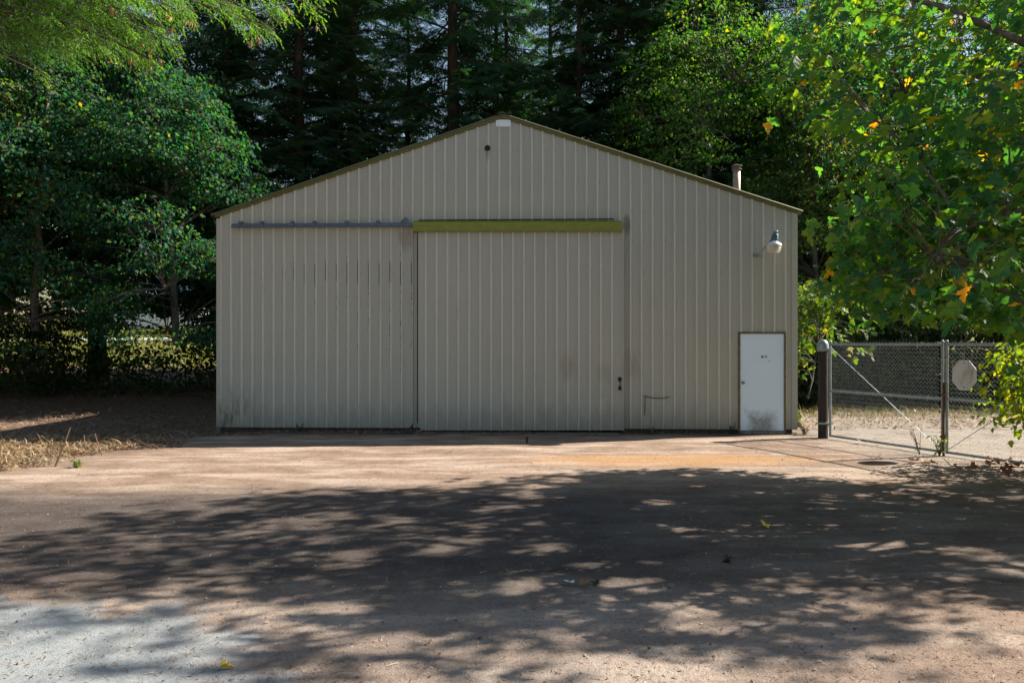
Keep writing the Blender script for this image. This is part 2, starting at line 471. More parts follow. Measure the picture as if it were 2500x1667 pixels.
def ground_mat():
    m, nt, out = new_mat('packed_dirt'); h = NT(nt)
    p = h.pos()
    sx = nt.nodes.new('ShaderNodeSeparateXYZ'); h.l(p, sx.inputs[0])
    X, Y = sx.outputs['X'], sx.outputs['Y']
    n1 = h.noise(p, 0.35, 4, 0.6); n2 = h.noise(p, 1.9, 5, 0.65); n3 = h.noise(p, 11, 5, 0.7); n4 = h.noise(p, 90, 3, 0.8); n6 = h.noise(p, 28, 4, 0.7); n5 = h.noise(h.scalevec(p, (0.5, 1.6, 1)), 1.1, 5, 0.6)
    dirt = h.ramp(n2, [(0.25, (0.150, 0.100, 0.075)), (0.5, (0.235, 0.165, 0.125)), (0.75, (0.300, 0.225, 0.175))])
    dirt = h.mix(h.smooth(n5, 0.45, 0.66), dirt, (0.37, 0.29, 0.235))
    dirt = h.mix(h.math('MULTIPLY', h.smooth(n3, 0.5, 0.70), 0.6), dirt, (0.12, 0.083, 0.065))
    # faint wheel tracks, paler where the tyres have packed the dirt
    for y0, k, w in ((12.9, 0.05, .10), (11.35, 0.05, .10), (9.1, -0.07, .11), (7.5, -0.07, .11), (5.9, 0.10, .09)):
        d = h.math('ABSOLUTE', h.math('SUBTRACT', Y, h.math('ADD', y0, h.math('ADD', h.math('MULTIPLY', X, k), h.math('MULTIPLY', h.math('SUBTRACT', n1, 0.5), 0.9)))))
        dirt = h.mix(h.math('MULTIPLY', h.math('MULTIPLY', h.smooth(d, w*1.6, w*.5), h.smooth(n2, 0.35, 0.6)), 0.4), dirt, (0.40, 0.32, 0.265))
        dirt = h.mix(h.math('MULTIPLY', h.math('MULTIPLY', h.smooth(h.math('ABSOLUTE', h.math('SUBTRACT', d, w*1.7)), .05, .01), h.smooth(n2, 0.45, 0.6)), 0.35), dirt, (0.10, 0.075, 0.062))
    # rust coloured patch in front of the right half of the shed
    def blob(cx, cy, rx, ry, a=1.0, b=0.35, namp=0.9):
        dx = h.math('DIVIDE', h.math('SUBTRACT', X, cx), rx); dy = h.math('DIVIDE', h.math('SUBTRACT', Y, cy), ry)
        d = h.math('SQRT', h.math('ADD', h.math('MULTIPLY', dx, dx), h.math('MULTIPLY', dy, dy)))
        d = h.math('ADD', d, h.math('MULTIPLY', h.math('SUBTRACT', n2, 0.5), namp))
        return h.smooth(d, a, b)
    dirt = h.mix(h.math('MULTIPLY', blob(2.6, 12.6, 3.2, 0.9), 0.75), dirt, (0.36, 0.205, 0.095))
    # worn pale paving showing through in the lower left, greyer gravel in the middle
    grey = h.ramp(n3, [(0.3, (0.21, 0.235, 0.25)), (0.7, (0.29, 0.315, 0.33))])
    asph = blob(-3.5, 4.3, 2.3, 1.55, 1.0, 0.72, 1.0)
    calm = h.math('SUBTRACT', 1.0, h.math('MULTIPLY', asph, 0.6))
    dirt = h.mix(h.math('MULTIPLY', asph, 0.95), dirt, grey)
    dirt = h.mix(h.math('MULTIPLY', blob(0.0, 5.2, 3.2, 1.6, 1.1, 0.3, 1.2), 0.35), dirt, (0.24, 0.225, 0.215))
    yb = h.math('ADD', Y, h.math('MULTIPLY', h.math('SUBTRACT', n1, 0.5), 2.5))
    dark_dirt_shade = h.math('MULTIPLY', h.smooth(yb, 5.2, 6.4), h.smooth(yb, 10.8, 9.2))  # dark dirt band, deepened to paint in the shade of the maple
    dirt = h.mix(h.math('MULTIPLY', dark_dirt_shade, h.math('ADD', 0.50, h.math('MULTIPLY', h.smooth(X, 3.0, 0.5), 0.34))), dirt, h.ramp(n2, [(0.3, (0.030, 0.027, 0.028)), (0.7, (0.068, 0.059, 0.057))]))
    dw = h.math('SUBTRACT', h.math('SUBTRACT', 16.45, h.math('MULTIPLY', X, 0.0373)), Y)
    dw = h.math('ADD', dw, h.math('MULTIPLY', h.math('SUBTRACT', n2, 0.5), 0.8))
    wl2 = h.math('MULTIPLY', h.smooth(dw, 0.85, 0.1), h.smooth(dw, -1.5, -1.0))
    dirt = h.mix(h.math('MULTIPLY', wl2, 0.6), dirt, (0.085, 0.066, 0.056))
    # pale gravel drive behind the gate
    dirt = h.mix(h.math('MULTIPLY', h.math('MULTIPLY', h.smooth(X, 5.3, 7.2), h.smooth(Y, 10.5, 13.5)), h.smooth(n2, 0.2, 0.6)), dirt, h.ramp(n3, [(0.3, (0.20, 0.17, 0.145)), (0.7, (0.33, 0.29, 0.26))]))
    # dark litter soil under the trees
    wx = h.math('ADD', X, h.math('MULTIPLY', h.math('SUBTRACT', n2, 0.5), 2.0))
    wy = h.math('ADD', Y, h.math('MULTIPLY', h.math('SUBTRACT', n2, 0.5), 1.5))
    lf = h.math('MULTIPLY', h.smooth(wx, -5.9, -6.9), h.smooth(wy, 11.0, 14.5))
    wood = h.math('MAXIMUM', lf, h.smooth(wy, 20.5, 23.0))
    soil = h.ramp(n3, [(0.3, (0.10, 0.066, 0.048)), (0.7, (0.23, 0.155, 0.11))])
    col = h.mix(wood, dirt, soil)
    far = h.ramp(n2, [(0.3, (0.09, 0.105, 0.022)), (0.7, (0.17, 0.165, 0.045))])
    col = h.mix(h.smooth(wy, 37, 42), col, far)
    # grit
    col = h.mix(h.math('MULTIPLY', calm, h.math('MULTIPLY', h.smooth(n4, 0.56, 0.68), 0.8)), col, h.mix(1.0, col, (1.6, 1.62, 1.66), 'MULTIPLY'))
    col = h.mix(h.math('MULTIPLY', calm, h.math('MULTIPLY', h.smooth(n4, 0.45, 0.33), 0.8)), col, h.mix(1.0, col, (0.48, 0.48, 0.48), 'MULTIPLY'))
    col = h.mix(h.math('MULTIPLY', calm, h.math('MULTIPLY', h.smooth(n6, 0.50, 0.64), 0.5)), col, h.mix(1.0, col, (0.62, 0.62, 0.64), 'MULTIPLY'))
    hgt = h.math('ADD', h.math('MULTIPLY', n3, 0.6), h.math('MULTIPLY', n4, 0.4))
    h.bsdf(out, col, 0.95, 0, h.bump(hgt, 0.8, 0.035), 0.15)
    return m
M['ground'] = ground_mat()

def door_mat():
    m, nt, out = new_mat('door_paint'); h = NT(nt)
    p = h.objco()
    sx = nt.nodes.new('ShaderNodeSeparateXYZ'); h.l(p, sx.inputs[0])
    X, Z = sx.outputs['X'], sx.outputs['Z']
    col = h.mix(h.noise(p, 3, 3), (0.58, 0.73, 0.92), (0.63, 0.78, 0.95))
    n = h.noise(p, 6, 5, 0.65); f = h.noise(p, 40, 4, 0.7)
    dx = h.math('DIVIDE', h.math('SUBTRACT', X, 11.47), 0.36); dz = h.math('DIVIDE', h.math('SUBTRACT', Z, 0.10), 0.44)
    d = h.math('MAXIMUM', h.math('ABSOLUTE', dx), h.math('ABSOLUTE', dz))
    d = h.math('ADD', d, h.math('MULTIPLY', h.math('SUBTRACT', n, 0.5), 0.9))
    mud = h.math('MULTIPLY', h.smooth(d, 1.05, 0.35), h.math('ADD', 0.45, h.math('MULTIPLY', h.smooth(f, 0.3, 0.6), 0.55)))
    col = h.mix(h.math('MULTIPLY', mud, 0.8), col, (0.13, 0.10, 0.08))
    h.bsdf(out, col, 0.75, 0, None, 0.15)
    return m
M['door_white'] = door_mat()

def post_mat():
    m, nt, out = new_mat('post_paint'); h = NT(nt)
    p = h.objco()
    n = h.noise(h.scalevec(p, (6, 6, 1.2)), 2.5, 5, 0.65)
    col = h.ramp(n, [(0.40, (0.022, 0.019, 0.019)), (0.62, (0.040, 0.030, 0.027)), (0.80, (0.12, 0.05, 0.035))])
    h.bsdf(out, col, 0.75, 0, h.bump(n, 0.3, 0.01), 0.3)
    return m
M['post'] = post_mat()

def sign_mat():
    m, nt, out = new_mat('faded_sign'); h = NT(nt)
    p = h.objco()
    n = h.noise(h.scalevec(p, (8, 8, 3)), 1.3, 5, 0.7); n2 = h.noise(p, 16, 5, 0.7)
    col = h.mix(h.smooth(n, 0.42, 0.7), (0.54, 0.55, 0.55), (0.36, 0.32, 0.27))
    col = h.mix(h.math('MULTIPLY', h.smooth(n2, 0.6, 0.75), 0.7), col, (0.13, 0.10, 0.08))
    h.bsdf(out, col, 0.55, 0.2, None, 0.4)
    return m
M['sign'] = sign_mat()

def lens_mat():
    m, nt, out = new_mat('lamp_lens'); h = NT(nt)
    p = h.objco()
    b = h.bsdf(out, h.mix(h.noise(p, 12, 4), (0.55, 0.53, 0.45), (0.68, 0.66, 0.58)), 0.25, 0, None, 0.5)
    b.inputs['Transmission Weight'].default_value = 0.45
    return m
M['lens'] = lens_mat()

# ------------------------------------------------------------------ ground
def axis(lo_far, lo, hi, hi_far, step, k):
    a = list(np.arange(lo, hi + 1e-6, step))
    s = step; x = hi
    while x < hi_far: s *= k; x += s; a.append(x)
    s = step; x = lo
    while x > lo_far: s *= k; x -= s; a.insert(0, x)
    return np.array(a)
gx = axis(-500, -13, 12, 500, 0.14, 1.10)
gy = axis(-80, 3.0, 20, 900, 0.14, 1.08)
GX, GY = np.meshgrid(gx, gy)
GZ = ground_h(GX, GY)
nx, ny = len(gx), len(gy)
idx = np.arange(nx * ny).reshape(ny, nx)
gf = np.stack([idx[:-1, :-1], idx[:-1, 1:], idx[1:, 1:], idx[1:, :-1]], -1).reshape(-1, 4)
g = MB(); g.add(np.stack([GX, GY, GZ], -1).reshape(-1, 3), gf)
g.build('ground', M['ground'], smooth=True, kind='structure')

# ------------------------------------------------------------------ the shed
W, D = 12.19, 10.8
shed = empty('metal_shed', SHED_O, -TH)
setp(shed, 'tan ribbed metal shed with olive trim and a large sliding door', 'shed')
def roof_z(s):
    return 4.625 + (6.665 - 4.625) * (1 - np.abs(np.asarray(s, float) - W/2) / (W/2))
ZB = 0.095
RIB0, PITCH, RH = 0.526, 0.2286, 0.028
def profile(x0, x1, rib0, pitch=PITCH):
    """(x, depth, is_rib_top_after) points of the ribbed sheet between x0 and x1"""
    k0 = int(math.floor((x0 - rib0) / pitch)) - 1; k1 = int(math.ceil((x1 - rib0) / pitch)) + 1
    pts = []
    for k in range(k0, k1 + 1):
        c = rib0 + k * pitch
        pts += [(c-.034, 0), (c-.010, RH), (c+.010, RH), (c+.030, 0)]
        for q in (0.085, 0.1436):
            pts += [(c+q-.011, 0), (c+q-.006, .0022), (c+q+.006, .0022), (c+q+.011, 0)]
    pts.sort()
    xs = np.array([p[0] for p in pts]); ds = np.array([p[1] for p in pts])
    ins = [(x, d) for x, d in pts if x0 + 1e-4 < x < x1 - 1e-4]
    return [(x0, float(np.interp(x0, xs, ds)))] + ins + [(x1, float(np.interp(x1, xs, ds)))]

def panel(name, x0, x1, zb, zt, parent, rib0=RIB0, y=0.0, mats=None, worn=False, nz=1):
    pr = profile(x0, x1, rib0)
    mb = MB(); V = []; n = len(pr)
    for x, d in pr:
        b = float(zb(x)); t = float(zt(x))
        for k in range(nz + 1):
            V.append((x, y - d, b + (t - b) * k / nz))
    fa, fb, fc = [], [], []
    for i in range(n - 1):
        top = pr[i][1] < .006 and pr[i+1][1] > .01
        for k in range(nz):
            a = i*(nz+1)+k
            q = (a, a + nz + 1, a + nz + 2, a + 1)
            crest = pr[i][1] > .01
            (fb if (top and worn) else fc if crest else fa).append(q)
    mb.add(V, fa, 0)
    if fb:
        mb.f.append((np.array(fb), 1))
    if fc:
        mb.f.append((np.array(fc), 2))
    # turned edge so the sheet has thickness at its outline
    m2 = []
    for i in range(n): m2.append((pr[i][0], y - pr[i][1], float(zb(pr[i][0]))))
    for i in range(n): m2.append((pr[i][0], y + 0.012, float(zb(pr[i][0]))))
    mb.add(m2, [(i, i+n, i+n+1, i+1) for i in range(n-1)], 0)
    s = []
    for x, d in (pr[0], pr[-1]):
        s += [(x, y-d, float(zb(x))), (x, y+.012, float(zb(x))), (x, y+.012, float(zt(x))), (x, y-d, float(zt(x)))]
    mb.add(s, [(0,1,2,3), (7,6,5,4)], 0)
    return mb.build(name, mats or [M['siding'], M['siding_worn'], M['siding_crest_lit']], parent)

# backing walls (girts and sheathing behind the siding) and the three plain walls
def gable_wall(mb, y0, y1, opening=None):
    xs = [0.05, W/2, W-0.05]
    if opening is None:
        prof = [(xs[0], ZB), (xs[2], ZB), (xs[2], float(roof_z(xs[2]))-.06), (xs[1], float(roof_z(xs[1]))-.06), (xs[0], float(roof_z(xs[0]))-.06)]
        n = len(prof)
        v = [(x, y0, z) for x, z in prof] + [(x, y1, z) for x, z in prof]
        mb.add(v, [tuple(range(n))[::-1], tuple(range(n, 2*n))] + [(i, (i+1) % n, (i+1) % n + n, i+n) for i in range(n)])
fw = MB(); gable_wall(fw, 0.03, 0.13)
front_wall = fw.build('front_wall', M['dark_wood'], shed)
seams = [0.075] + [RIB0 + PITCH * k + 0.035 for k in range(3, 50, 4)] + [W - 0.09]
OPEN0, OPEN1, OPENZ = 4.19, 8.60, 4.2
ed0, ed1, edz = 10.985, 11.965, 2.115          # entry door cut-out
cuts = sorted(set([s for s in seams if abs(s - OPEN0) > .1 and abs(s-OPEN1) > .1 and abs(s-ed0) > .12 and abs(s-ed1) > .05] + [OPEN0, OPEN1, ed0, ed1]))
for i, (a, b) in enumerate(zip(cuts[:-1], cuts[1:])):
    y = -0.0015 * (i % 2)
    zt = lambda x: roof_z(x) - 0.055
    if a >= OPEN0 - .01 and b <= OPEN1 + .01:
        panel('siding_panel', a, b, lambda x: OPENZ, zt, front_wall, y=y)
    elif a >= ed0 - .01 and b <= ed1 + .01:
        panel('siding_panel', a, b, lambda x: edz, zt, front_wall, y=y)
    elif b <= OPEN0 + .01:
        zb = (lambda x: ZB + 0.11 * max(0, 1 - (OPEN0 - x) / 0.07) ** 1.5) if b > OPEN0 - .01 else (lambda x: ZB)
        panel('siding_panel', a, b, zb, zt, front_wall, y=y, worn=True, nz=6)
    else:
        panel('siding_panel', a, b, lambda x: ZB, zt, front_wall, y=y)

sc = MB()
def screw_at(x, z, y=0.0, r=0.0075):
    th = np.arange(6) * math.pi / 3
    v = [(x + r*math.cos(t), y - .001, z + r*math.sin(t)) for t in th] + [(x + r*.8*math.cos(t), y - .008, z + r*.8*math.sin(t)) for t in th]
    sc.add(v, [(6,7,8,9,10,11)[::-1]] + [(i, (i+1) % 6, (i+1) % 6 + 6, i+6)[::-1] for i in range(6)])
for k in range(-2, 51):
    x = RIB0 + PITCH*k + 0.042
    if not 0.1 < x < W - .1: continue
    for z in (0.145, 0.78, 1.42, 1.50, 2.06, 2.70, 3.35, 4.0, 4.62, 5.25, 5.90):
        if z > float(roof_z(x)) - 0.12: continue
        if OPEN0 - .02 < x < OPEN1 + .02 and z < 4.5: continue
        if ed0 - .05 < x < ed1 + .05 and z < edz + .05: continue
        if z == 1.50 and x > 4.2: continue
        screw_at(x + .004 + random.uniform(-.004, .004), z + random.uniform(-.01, .01), -.0045)
so = sc.build('screws', M['screw'], front_wall); so['kind'] = 'stuff'

for nm, pr in (('left_wall', 0), ('right_wall', 1)):
    mb = MB(); x = 0.06 if pr == 0 else W - 0.06
    n = int(D / PITCH); pts = []
    for k in range(n + 1):
        c = 0.05 + k*PITCH
        pts += [(c-.028, 0), (c-.012, .019), (c+.012, .019), (c+.028, 0)]
    sgn = -1 if pr == 0 else 1
    V = []
    for yy, d in pts: V += [(x + sgn*d, yy, ZB), (x + sgn*d, yy, 4.60)]
    mb.add(V, [((2*i, 2*i+2, 2*i+3, 2*i+1) if pr else (2*i, 2*i+1, 2*i+3, 2*i+2)) for i in range(len(pts)-1)])
    mb.build(nm, M['siding'], shed)
bw = MB(); gable_wall(bw, D - .1, D)
bw.build('back_wall', M['siding'], shed)

# roof: two ribbed sheets, ridge cap
rf = MB()
OH = 0.11
for side in (0, 1):
    n = int((D + .2) / PITCH); pts = []
    for k in range(n + 1):
        c = -0.075 + k*PITCH
        pts += [(c, 0), (c+.016, .019), (c+.04, .019), (c+.056, 0)]
    V = []
    xe = -OH if side == 0 else W + OH
    ze = 4.625 - OH * (6.665-4.625)/(W/2)
    for yy, d in pts: V += [(xe, yy, ze + d + .012), (W/2, yy, 6.665 + d + .012)]
    nb = len(V)
    for yy, d in pts: V += [(xe, yy, ze - .006), (W/2, yy, 6.665 - .006)]
    F = []
    for i in range(len(pts)-1):
        F.append((2*i, 2*i+2, 2*i+3, 2*i+1) if side else (2*i, 2*i+1, 2*i+3, 2*i+2))
        F.append((nb+2*i, nb+2*i+1, nb+2*i+3, nb+2*i+2) if side else (nb+2*i, nb+2*i+2, nb+2*i+3, nb+2*i+1))
        F.append((2*i, nb+2*i, nb+2*i+2, 2*i+2))
    F.append((0, 1, nb+1, nb))
    rf.add(V, F)
roof = rf.build('roof', M['roof'], shed)
rc = MB(); rc.add([(W/2-.16, -.10, 6.65), (W/2, -.10, 6.712), (W/2+.16, -.10, 6.65), (W/2-.16, D+.1, 6.65), (W/2, D+.1, 6.712), (W/2+.16, D+.1, 6.65), (W/2, -.10, 6.69), (W/2, D+.1, 6.69)],
       [(0, 1, 4, 3), (1, 2, 5, 4), (0, 6, 1), (1, 6, 2)])
rc.build('ridge_cap', M['roof'], roof)
for side in (0, 1):
    mb = MB()
    xe = -0.03 if side == 0 else W + 0.005
    xa = W/2
    def zz(x): return float(4.625 + (6.665-4.625)*(1-abs(x-W/2)/(W/2)))
    yo = -0.045
    a = (xe, zz(xe)); b = (xa, zz(xa))
    h1, h0 = 0.004, -0.074
    pr = [(h0, -.012), (h0+.008, yo), (-.045, yo-.004), (-.038, yo-.012), (h1, yo-.012), (h1, .02)]
    V = [(a[0], y, a[1]+hh) for hh, y in pr] + [(b[0] , y, b[1]+hh) for hh, y in pr]
    n = len(pr)
    F = [((i, i+1, i+1+n, i+n) if side == 0 else (i, i+n, i+1+n, i+1)) for i in range(n-1)]
    F += [tuple(range(n)) if side else tuple(range(n))[::-1]]
    mb.add(V, F)
    mb.build('rake_trim', M['olive'], shed)
for side in (0, 1):
    mb = MB()
    x0, x1 = ((-.012, .085) if side == 0 else (W - .105, W + .012))
    zt = 4.625 - .005 if side else 4.53
    mb.box((x0, -.024, ZB - .005), (x1, .06, zt), 0, .004)
    mb.build('corner_trim', M['siding'], shed)

# foot of the wall: treated skirt board, door sill
mb = MB(); mb.box((0.08, 0.012, -0.12), (4.25, 0.05, 0.093)); mb.build('skirt_board', M['dark_wood'], shed)
mb = MB(); mb.box((8.55, 0.012, -0.12), (12.1, 0.05, 0.093)); mb.build('skirt_board', M['dark_wood'], shed)
mb = MB(); mb.box((4.26, -0.16, -0.06), (8.54, 0.02, 0.018), 0, .006); mb.build('door_sill', M['concrete'], shed)
mb = MB(); mb.box((-0.03, 0.0, -0.05), (0.07, 0.09, 0.075), 0, .008); mb.build('corner_block', M['track'], shed)

# sliding door
DR0 = 4.475
mb = MB()
mb.box((4.36, -0.095, 0.10), (8.58, -0.035, 0.22)); mb.box((4.36, -0.095, 2.0), (8.58, -0.035, 2.1)); mb.box((4.36, -0.095, 4.05), (8.58, -0.035, 4.2))
mb.box((4.345, -0.097, 0.14), (4.42, -0.036, 4.2)); mb.box((8.52, -0.097, 0.09), (8.60, -0.036, 4.2))
sdoor = mb.build('sliding_door', M['dark_wood'], shed)
dcuts = [4.32] + [DR0 + PITCH*k + .035 for k in (3, 7, 11, 15)] + [8.585]
for i, (a, b) in enumerate(zip(dcuts[:-1], dcuts[1:])):
    zb = (lambda x: 0.057 + 0.10 * max(0, 1 - (x - 4.32) / 0.06) ** 1.3 + (x-4.3)*.004) if i == 0 else (lambda x: 0.057 + (x-4.3)*.004)
    panel('door_panel', a, b, zb, lambda x: 4.26, sdoor, rib0=DR0, y=-.105 - .0015*(i % 2))
mb = MB(); mb.box((8.587, -.128, 0.076), (8.618, -.030, 4.255), 0, .004); mb.build('edge_trim', M['siding'], sdoor)
mb = MB(); mb.box((4.295, -.090, 0.20), (4.318, -.030, 4.2)); mb.build('edge_trim', M['dark_wood'], sdoor)
sc = MB()
for k in range(0, 18):
    x = DR0 + PITCH*k + 0.042
    for z in (0.15, 0.80, 1.45, 2.10, 2.74, 3.39):
        screw_at(x, z + random.uniform(-.008, .008), -.11)
so = sc.build('screws', M['screw'], sdoor); so['kind'] = 'stuff'
mb = MB()
mb.box((8.492, -.122, 1.10), (8.560, -.108, 1.175), 0, .004); mb.box((8.497, -.122, 0.91), (8.555, -.108, 0.975), 0, .004)
mb.tube([(8.526, -.115, 1.15), (8.526, -.165, 1.135), (8.526, -.178, 1.09), (8.526, -.178, 1.0), (8.526, -.165, 0.95), (8.526, -.115, 0.935)], .015, 8)
mb.tube([(8.526 + .026*math.cos(t), -.135, .935 + .026*math.sin(t)) for t in np.linspace(0, 2*math.pi, 9)], .007, 6)
mb.build('door_handle', M['black_iron'], sdoor, smooth=False)
mb = MB(); mb.box((OPEN0 + .004, 0.004, 0.1), (4.36, 0.028, 4.2)); mb.build('door_jamb', M['siding'], shed)

# track with brackets, stop plate, and the olive cover over the door
mb = MB(); mb.box((0.35, -.115, 4.325), (4.22, -.035, 4.405), 0, .006); mb.box((0.35, -.122, 4.322), (4.22, -.1155, 4.338))
track = mb.build('door_track', M['track'], shed)
for x in (0.535, 0.99, 1.645, 2.12, 2.80, 3.47):
    mb = MB(); mb.box((x-.035, -.128, 4.335), (x+.035, -.1225, 4.42)); mb.box((x-.03, -.1225, 4.407), (x+.03, -.02, 4.455)); mb.box((x-.018, -.135, 4.36), (x+.018, -.1285, 4.385))
    mb.build('bracket', M['track'], track)
mb = MB(); c, s_ = math.cos(rad(38)), math.sin(rad(38))
q = [(-.075, -.045), (.075, -.045), (.075, .045), (-.075, .045)]
V = [(4.03 + a*c - b*s_, yv, 4.445 + a*s_ + b*c) for yv in (-.128, -.118) for a, b in q]
mb.add(V, [(0,1,2,3), (7,6,5,4), (0,4,5,1), (1,5,6,2), (2,6,7,3), (3,7,4,0)])
mb.build('stop_plate', M['track'], track)
mb = MB()
pr = [(-.002, 4.455), (-.05, 4.452), (-.135, 4.405), (-.142, 4.400), (-.172, 4.398), (-.176, 4.355), (-.190, 4.352), (-.190, 4.335), (-.178, 4.328), (-.178, 4.290), (-.192, 4.285), (-.192, 4.268), (-.182, 4.262), (-.184, 4.235), (-.205, 4.212), (-.19, 4.206)]
xa, xb = 4.222, 8.562
n = len(pr); V = [(xa, y, z) for y, z in pr] + [(xb, y, z - .02) for y, z in pr]
mb.add(V, [(i, i+1, i+1+n, i+n) for i in range(n-1)])
for base in (0, n):
    e = [(V[base+i]) for i in range(n)] + [(V[base][0], -.002, 4.206)]
    mb.add(e, [tuple(range(n+1))])
mb.build('track_cover', M['olive_light'], shed)
mb = MB(); mb.box((4.33, -.055, 4.462), (8.42, -.001, 4.474)); mb.build('flashing', M['dark_inside'], shed)

# gable plate, vent hole
mb = MB(); mb.add([(5.948, -.036, 6.42), (6.259, -.036, 6.415), (6.259, -.036, 6.548), (6.20, -.036, 6.562), (6.01, -.036, 6.562), (5.948, -.036, 6.548)] + [(5.948, -.004, 6.42), (6.259, -.004, 6.415), (6.259, -.004, 6.548), (6.20, -.004, 6.562), (6.01, -.004, 6.562), (5.948, -.004, 6.548)],
       [(0,1,2,3,4,5), (0,6,7,1), (1,7,8,2), (2,8,9,3), (3,9,10,4), (4,10,11,5), (5,11,6,0)])
gp = mb.build('gable_plate', M['plate_white'], shed)
for x, z in ((6.0, 6.51), (6.005, 6.435), (6.23, 6.44)):
    mb = MB(); mb.lathe([(.007, 0), (.006, .006)], 6, 0, Matrix.Translation((x, -.036, z)) @ Matrix.Rotation(rad(90), 4, 'X'))
    mb.build('bolt', M['screw'], gp)
mb = MB()
prf = [(.062, -.02), (.062, .036), (.052, .036), (.052, .0315)]
mb.lathe(prf, 14, 0, Matrix.Translation((5.771, 0, 5.973)) @ Matrix.Rotation(rad(90), 4, 'X'))
vh = mb.build('vent_hole', M['rust'], shed)
mb = MB(); mb.lathe([(.051, .0316), (.051, .0322)], 14, 0, Matrix.Translation((5.771, 0, 5.970)) @ Matrix.Rotation(rad(90), 4, 'X'))  # flat dark disc standing in for the shade inside the vent
mb.build('vent_shade_disc', M['dark_inside'], vh)

# entry door
mb = MB()
mb.box((ed0 + .004, -.030, 0.02), (11.026, .034, edz - .004)); mb.box((11.928, -.030, 0.02), (ed1 - .004, .034, edz - .004)); mb.box((11.027, -.030, 2.075), (11.927, .034, edz - .004))
edoor_frame = mb.build('door_frame', M['moss_frame'], shed)
mb = MB(); mb.box((11.030, -.012, 0.07), (11.924, .03, 2.072), 0, .003)
edoor = mb.build('entry_door', M['door_white'], shed)
mb = MB(); mb.box((11.027, -.05, -.04), (11.927, .034, 0.062)); mb.build('threshold', M['concrete'], shed)
mb = MB(); mb.lathe([(.033, 0), (.033, .008), (.014, .012), (.013, .04), (.027, .05), (.030, .066), (.022, .08), (.0, .083)], 14, 0, Matrix.Translation((11.082, -.012, 1.06)) @ Matrix.Rotation(rad(90), 4, 'X'))
mb.build('door_knob', M['galv'], edoor, smooth=True)
def text_mesh(s, size, name, mat, parent, loc, extrude=.0012):
    cu = bpy.data.curves.new('text', 'FONT'); cu.body = s; cu.size = size; cu.extrude = extrude; cu.align_x = 'CENTER'
    cu.offset = 0.002
    to = bpy.data.objects.new('text', cu); link(to)
    dg = bpy.context.evaluated_depsgraph_get()
    me = bpy.data.meshes.new_from_object(to.evaluated_get(dg))
    bpy.data.objects.remove(to)
    o = bpy.data.objects.new(name, me); link(o)
    me.materials.clear(); me.materials.append(mat)
    o.parent = parent; o.location = loc; o.rotation_euler = (rad(90), 0, 0)
    return o
n20 = text_mesh('20', 0.072, 'house_number', M['black_iron'], edoor, (11.480, -.0145, 1.575))
n15 = text_mesh('15', 0.072, 'house_number', M['black_iron'], edoor, (11.555, -.0145, 1.575))
n20.scale = n15.scale = (.70, 1, 1)
mb = MB(); mb.lathe([(.011, 0), (.009, .006)], 8, 0, Matrix.Translation((11.618, -.012, 1.505)) @ Matrix.Rotation(rad(90), 4, 'X')); mb.build('peephole', M['black_iron'], edoor)

# stove pipe on the right slope
px_, py_ = 11.60, 2.6
zb = float(roof_z(px_))
mb = MB()
mb.lathe([(.088, zb - .15), (.088, zb + .7), (.088, zb + 1.22)], 18, 0, Matrix.Translation((px_, py_, 0)))
pipe = mb.build('stove_pipe', simple_mat('pipe_steel', (0.36, 0.27, 0.22), 0.6, 0.35, nscale=9, namt=0.4), shed, smooth=True)
pipe.data.polygons.foreach_set('use_smooth', np.ones(len(pipe.data.polygons), bool))
mb = MB()
mb.lathe([(.09, zb+1.221), (.125, zb+1.23), (.125, zb+1.242), (.088, zb+1.247), (.088, zb+1.305), (.128, zb+1.31), (.128, zb+1.325), (.06, zb+1.35), (.0, zb+1.355)], 18, 0, Matrix.Translation((px_, py_, 0)))
mb.build('pipe_cap', simple_mat('cap_steel', (0.13, 0.115, 0.11), 0.6, 0.3, nscale=14, namt=0.4), pipe)
mb = MB(); mb.lathe([(.19, zb-.10), (.12, zb+.06), (.102, zb+.07)], 18, 0, Matrix.Translation((px_, py_, 0))); mb.build('pipe_flashing', M['roof'], pipe)

# ------------------------------------------------------------------ fittings on the shed
Msh = shed.matrix_basis.copy()
def at_shed(x, y, z):
    q = Matrix.Translation(SHED_O) @ Matrix.Rotation(-TH, 4, 'Z') @ Vector((x, y, z)); return q
wl_ = empty('wall_lamp', at_shed(11.34, -.005, 3.70), -TH)
setp(wl_, 'grey dusk-to-dawn lamp on a bracket high above the white door', 'lamp')
mb = MB(); mb.box((-.055, -.03, -.03), (.055, -.002, .03), 0, .004)
mb.tube([(0, -.03, 0), (.03, -.12, .0), (.07, -.17, .03), (.10, -.21, .10), (.13, -.25, .155), (.21, -.30, .19)], .014, 8)
mb.tube([(-.05, -.035, -.005), (.10, -.12, -.03)], .008, 6)
mb.build('bracket', M['galv'], wl_)
LT = Matrix.Translation((.285, -.33, .165)) @ Matrix.Rotation(rad(7), 4, 'Y')
mb = MB(); mb.lathe([(.160, -.005), (.163, .0), (.160, .014), (.145, .040), (.110, .068), (.080, .078), (.078, .085)], 22, 0, LT)
hood = mb.build('lamp_hood', simple_mat('hood_aluminium', (0.62, 0.64, 0.65), 0.35, 0.5, nscale=9, namt=0.15), wl_, smooth=True)
mb = MB(); mb.lathe([(.079, .086), (.074, .12), (.068, .20), (.062, .222), (.058, .228), (.0, .23)], 18, 0, LT); mb.build('lamp_housing', M['track'], wl_, smooth=True)
mb = MB(); mb.lathe([(.042, .2305), (.042, .275), (.045, .278), (.045, .296), (.038, .30), (.0, .30)], 14, 0, LT); mb.build('photocell', M['galv'], wl_, smooth=True)
